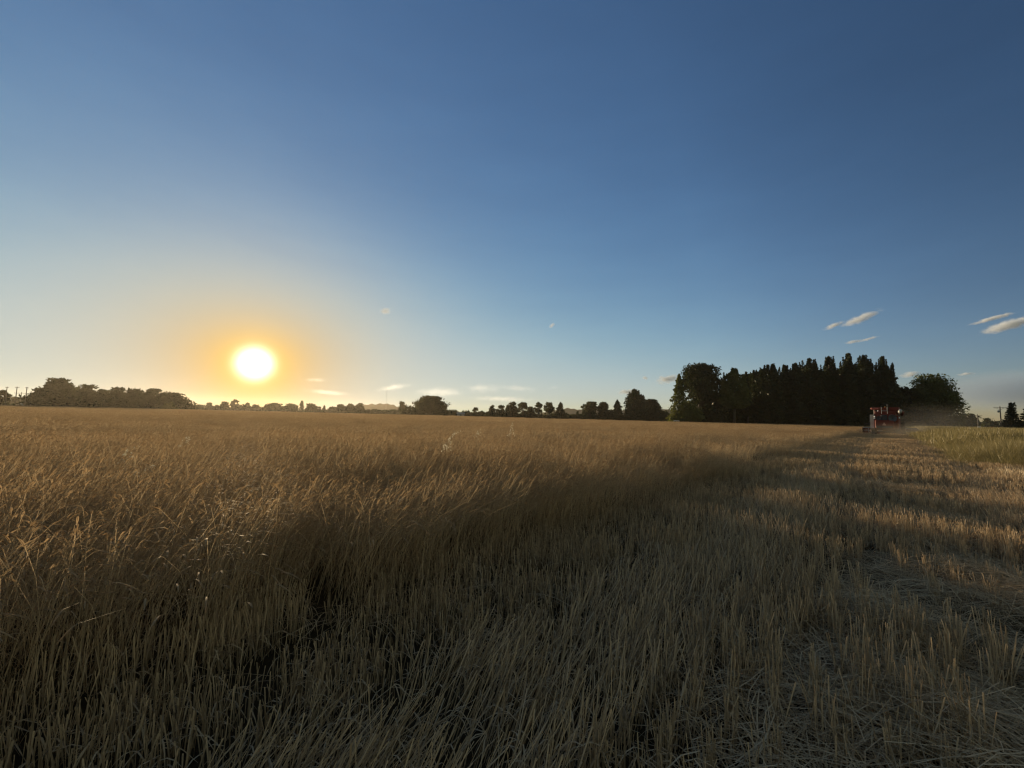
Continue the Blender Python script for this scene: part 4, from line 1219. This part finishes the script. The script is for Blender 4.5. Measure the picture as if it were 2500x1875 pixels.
def wild_oat(px, py, depth, label, n=26, bend=.25, drop=.35, seed=1):
    r = np.random.default_rng(seed); tip = at(px, py, depth)
    root = bpy.data.objects.new('wild_oat', None); COL.objects.link(root); root.location = (tip.x - bend * .8, depth, 0)
    tag(root, label, 'wild oat', 'wild oats above the wheat')
    h = tip.z
    pts = [(0, 0, 0), (.02, 0, h * .5), (.10 * bend, 0, h * .78), (bend * .5, .02, h * .95), (bend * .8, .03, h)]
    MB().tube(pts, [.0028, .0025, .002, .0015, .001], 5).build('stem', OAT_STEM, root, True)
    T = Tile(); k = np.linspace(0, 1, 4)
    for i in range(n):
        f = r.random(); z = h * (1 - drop * f); a = r.random() * 6.28
        x0 = float(np.interp(z, [q[2] for q in pts], [q[0] for q in pts]))
        L = .03 + .06 * f * r.random(); c = np.array([x0 + math.cos(a) * L + .04 * (1 - f) * bend, math.sin(a) * L, z - .02 * r.random()])
        s = .026 + .012 * r.random(); d = np.array([math.cos(a) * .6 + .3, math.sin(a) * .6, -.7]); d /= np.linalg.norm(d)
        P = (c + d[None, :] * (s * k)[:, None])[None]
        for y in (0, 1.57):
            T.add(P, np.array([[.003, .012, .011, .002]]), np.array([r.random() * .5 + y]), np.array([r.random()]))
        A = np.array([[[x0, 0, z + .02], [(x0 + c[0]) / 2, c[1] / 2, z + .03], c]])
        T.add(A, np.full((1, 3), .0012), np.array([a]), np.array([.1]))
    link('panicle', T.mesh('panicle', OAT), root)
    return root


def build_oats():
    wild_oat(1122, 1049, 7.2, 'big shining wild oat drooping over the wheat, near the middle of the field', 46, .34, .30, 3)
    wild_oat(1254, 1030, 10.5, 'slim upright wild oat standing a little past the big shining one', 24, .10, .26, 4)
    wild_oat(331, 1087, 5.6, 'glinting wild oat with a long curved head, below the wood', 22, .22, .22, 5)
    wild_oat(368, 1132, 4.9, 'low glinting wild oat bowed almost level with the wheat heads', 16, .24, .14, 6)
    wild_oat(459, 1063, 7.0, 'small glinting wild oat under the sunward tail of the wood', 16, .12, .16, 7)
    wild_oat(1172, 1043, 9.2, 'thin pale wild oat between the big shining and the slim upright one', 14, .10, .22, 8)


build_oats()

# ------------------------------------------------------------------ dust, haze, clouds
def volume_mat(name, col, dens, aniso, lumpy=None):
    m, t, out = new_mat(name)
    v = t.n('ShaderNodeVolumePrincipled')
    v.inputs['Color'].default_value = (*col, 1); v.inputs['Anisotropy'].default_value = aniso
    v.inputs['Density'].default_value = dens
    if lumpy:
        co = t.n('ShaderNodeTexCoord').outputs['Object']
        ln = t.n('ShaderNodeVectorMath', operation='LENGTH'); t.put(co, ln.inputs[0])
        fall = t.m('SUBTRACT', 1.0, t.m('POWER', ln.outputs['Value'], lumpy[2]), clamp=True)
        sc = t.v('MULTIPLY', co, lumpy[3])
        oi = t.n('ShaderNodeObjectInfo').outputs['Random']
        sh = t.n('ShaderNodeCombineXYZ'); t.put(t.m('MULTIPLY', oi, 40.0), sh.inputs[0])
        nz = t.noise(lumpy[4], 6, t.v('MULTIPLY', t.n('ShaderNodeNewGeometry').outputs['Position'], (1, 1, 1.7)), .62) if len(lumpy) > 4 else t.noise(lumpy[0], 5, t.v('ADD', sc, sh.outputs[0]), .62)
        d = t.m('SUBTRACT', t.m('ADD', nz, t.m('MULTIPLY', fall, .42)), lumpy[1], clamp=True)
        t.put(t.m('MULTIPLY', t.m('MULTIPLY', d, fall), dens), v.inputs['Density'])
    t.put(v.outputs[0], out.inputs['Volume'])
    return m


def unit_ball(name, seg=20, rings=12):
    mb = MB(); mb.lathe((0, 0, 0), (0, 0, 1), [(-math.cos(math.pi * i / rings), max(1e-4, math.sin(math.pi * i / rings))) for i in range(rings + 1)], seg)
    me = bpy.data.meshes.new(name); me.from_pydata([tuple(v) for v in mb.v], [], mb.f); me.update()
    return me


def build_air():
    me = unit_ball('dust_cloud'); me.materials.append(volume_mat('chaff_dust', (.82, .72, .57), 0.26, .45, (1.6, .42, 1.5, (1.6, 1.0, .8))))
    c = at(2220, 1040, 46.0)
    o = link('dust_cloud', me, None, (c.x, c.y, .65)); o.scale = (4.8, 3.2, 1.5); o.rotation_euler.z = -HEADING * .8
    tag(o, 'pale dust blowing out behind the red combine', 'dust', kind='stuff')
    me = unit_ball('dust_cloud'); me.materials.append(volume_mat('drifting_dust', (.80, .71, .58), .08, .45, (1.3, .36, 1.6, (1.4, 1.0, .8))))
    c = at(2288, 1022, 50.0)
    o = link('dust_cloud', me, None, (c.x, c.y, 1.9)); o.scale = (7.0, 4.5, 2.9); o.rotation_euler.z = -HEADING
    tag(o, 'thin dust drifting across in front of the round leafy tree', 'dust', kind='stuff')
    m = volume_mat('evening_air', (1.0, .86, .64), 0.00013, .60)
    a, z0, z1 = 1400.0, -1.0, 32.0
    h = link('haze', MB().box((-a, -a, z0), (a, a, z1)).build('haze_tmp', m).data)
    bpy.data.objects.remove(bpy.data.objects['haze_tmp'])
    tag(h, kind='stuff')


def build_clouds():
    balls = []
    for nm, col, dens, g in (('side_lit_vapour', (.95, .98, 1.0), .22, -.05), ('sunward_vapour', (.95, .97, 1.0), .008, .6), ('puff_vapour', (.95, .98, 1.0), .10, .1)):
        b = unit_ball('cloud'); b.materials.append(volume_mat(nm, col, dens, g, (2.3, .45 if 'puff' in nm else .60, 1.2, (1.0, 1.0, 1.9), .021 if dens > .05 else .017))); balls.append(b)
    D = 3000.0
    rows = [  # x, y, half width, half height, tilt, label
        (942, 760, 15, 8, 10, 'tiny bright puff of cloud alone in the blue, up from the skyline poplar'),
        (1347, 795, 10, 5, 40, 'faintest speck of cloud in the middle of the blue'),
        (2100, 778, 46, 14, 22, 'largest slanting white cloud above the tall dark row'),
        (2036, 795, 26, 8, 18, 'trailing thin end of the largest slanting cloud'),
        (2085, 834, 20, 6, 8, 'small flat cloud below the largest slanting one'),
        (2120, 828, 24, 4.5, 14, 'thin streak of cloud beside the small flat one'),
        (2422, 778, 42, 7, 14, 'thin slanting cloud above the bright one at the picture edge'),
        (2468, 792, 58, 16, 16, 'bright slanting cloud cut off by the picture edge'),
        (2222, 914, 22, 9, 8, 'white cloud peeping over the large round leafy tree'),
        (2360, 913, 18, 5, 3, 'short white wisp on the upper rim of the grey bank'),
        (1630, 926, 34, 12, 8, 'creamy cloud touching the olive end of the dark row'),
        (1575, 923, 8, 6, 0, 'small creamy dot of cloud beside the dark row'),
        (1535, 957, 30, 7, 4, 'low creamy cloud above the tall solid poplar'),
        (1180, 948, 60, 14, 2, 'long creamy cloud bank, the highest part over the twin small trees'),
        (1075, 958, 74, 15, 2, 'creamy cloud bank over the wide poplar clump'),
        (1265, 948, 60, 10, -3, 'creamy cloud bank above the open-crowned trees'),
        (1350, 946, 22, 6, 15, 'small bright end of the creamy cloud bank'),
        (1230, 974, 95, 8, 0, 'low flat layer of cloud under the creamy bank'),
        (770, 927, 30, 7, 0, 'small golden cloud beside the sun glare'),
        (800, 958, 55, 8, -3, 'low golden cloud streak above the small cypress'),
        (960, 946, 50, 9, 12, 'golden cloud streak rising above the low hill'),
    ]
    for i, (px, py, a, b, tilt, lab) in enumerate(rows):
        d = D * (1 + .15 * math.sin(i * 2.3)) * (1.25 if py > 900 else 1.0)
        c = at(px, py, d)
        s = d / F
        o = link('cloud', balls[0 if px > 1450 else 1 if py > 850 else 2], None, c)
        o.scale = (a * s * 1.15, max(a * .5, b * 1.4) * s, b * s * (1.0 if px > 1900 else 1.25))
        o.rotation_euler = (0, -math.radians(tilt), -math.atan2(c.x, c.y))
        tag(o, lab, 'cloud', 'small clouds low in the sky')
    # broad grey bank low beyond the spruces
    m2 = volume_mat('bank_vapour', (.58, .68, .84), .006, .1, (.9, .42, 3.0, (1.0, 1.0, 1.0)))
    b2 = unit_ball('cloud_bank'); b2.materials.append(m2)
    c = at(2470, 955, 4200)
    o = link('cloud_bank', b2, None, c); o.scale = (750, 320, 260); o.rotation_euler.z = -math.atan2(c.x, c.y)
    tag(o, 'broad pale grey cloud bank low beyond the spruces', 'cloud')


build_air()
build_clouds()
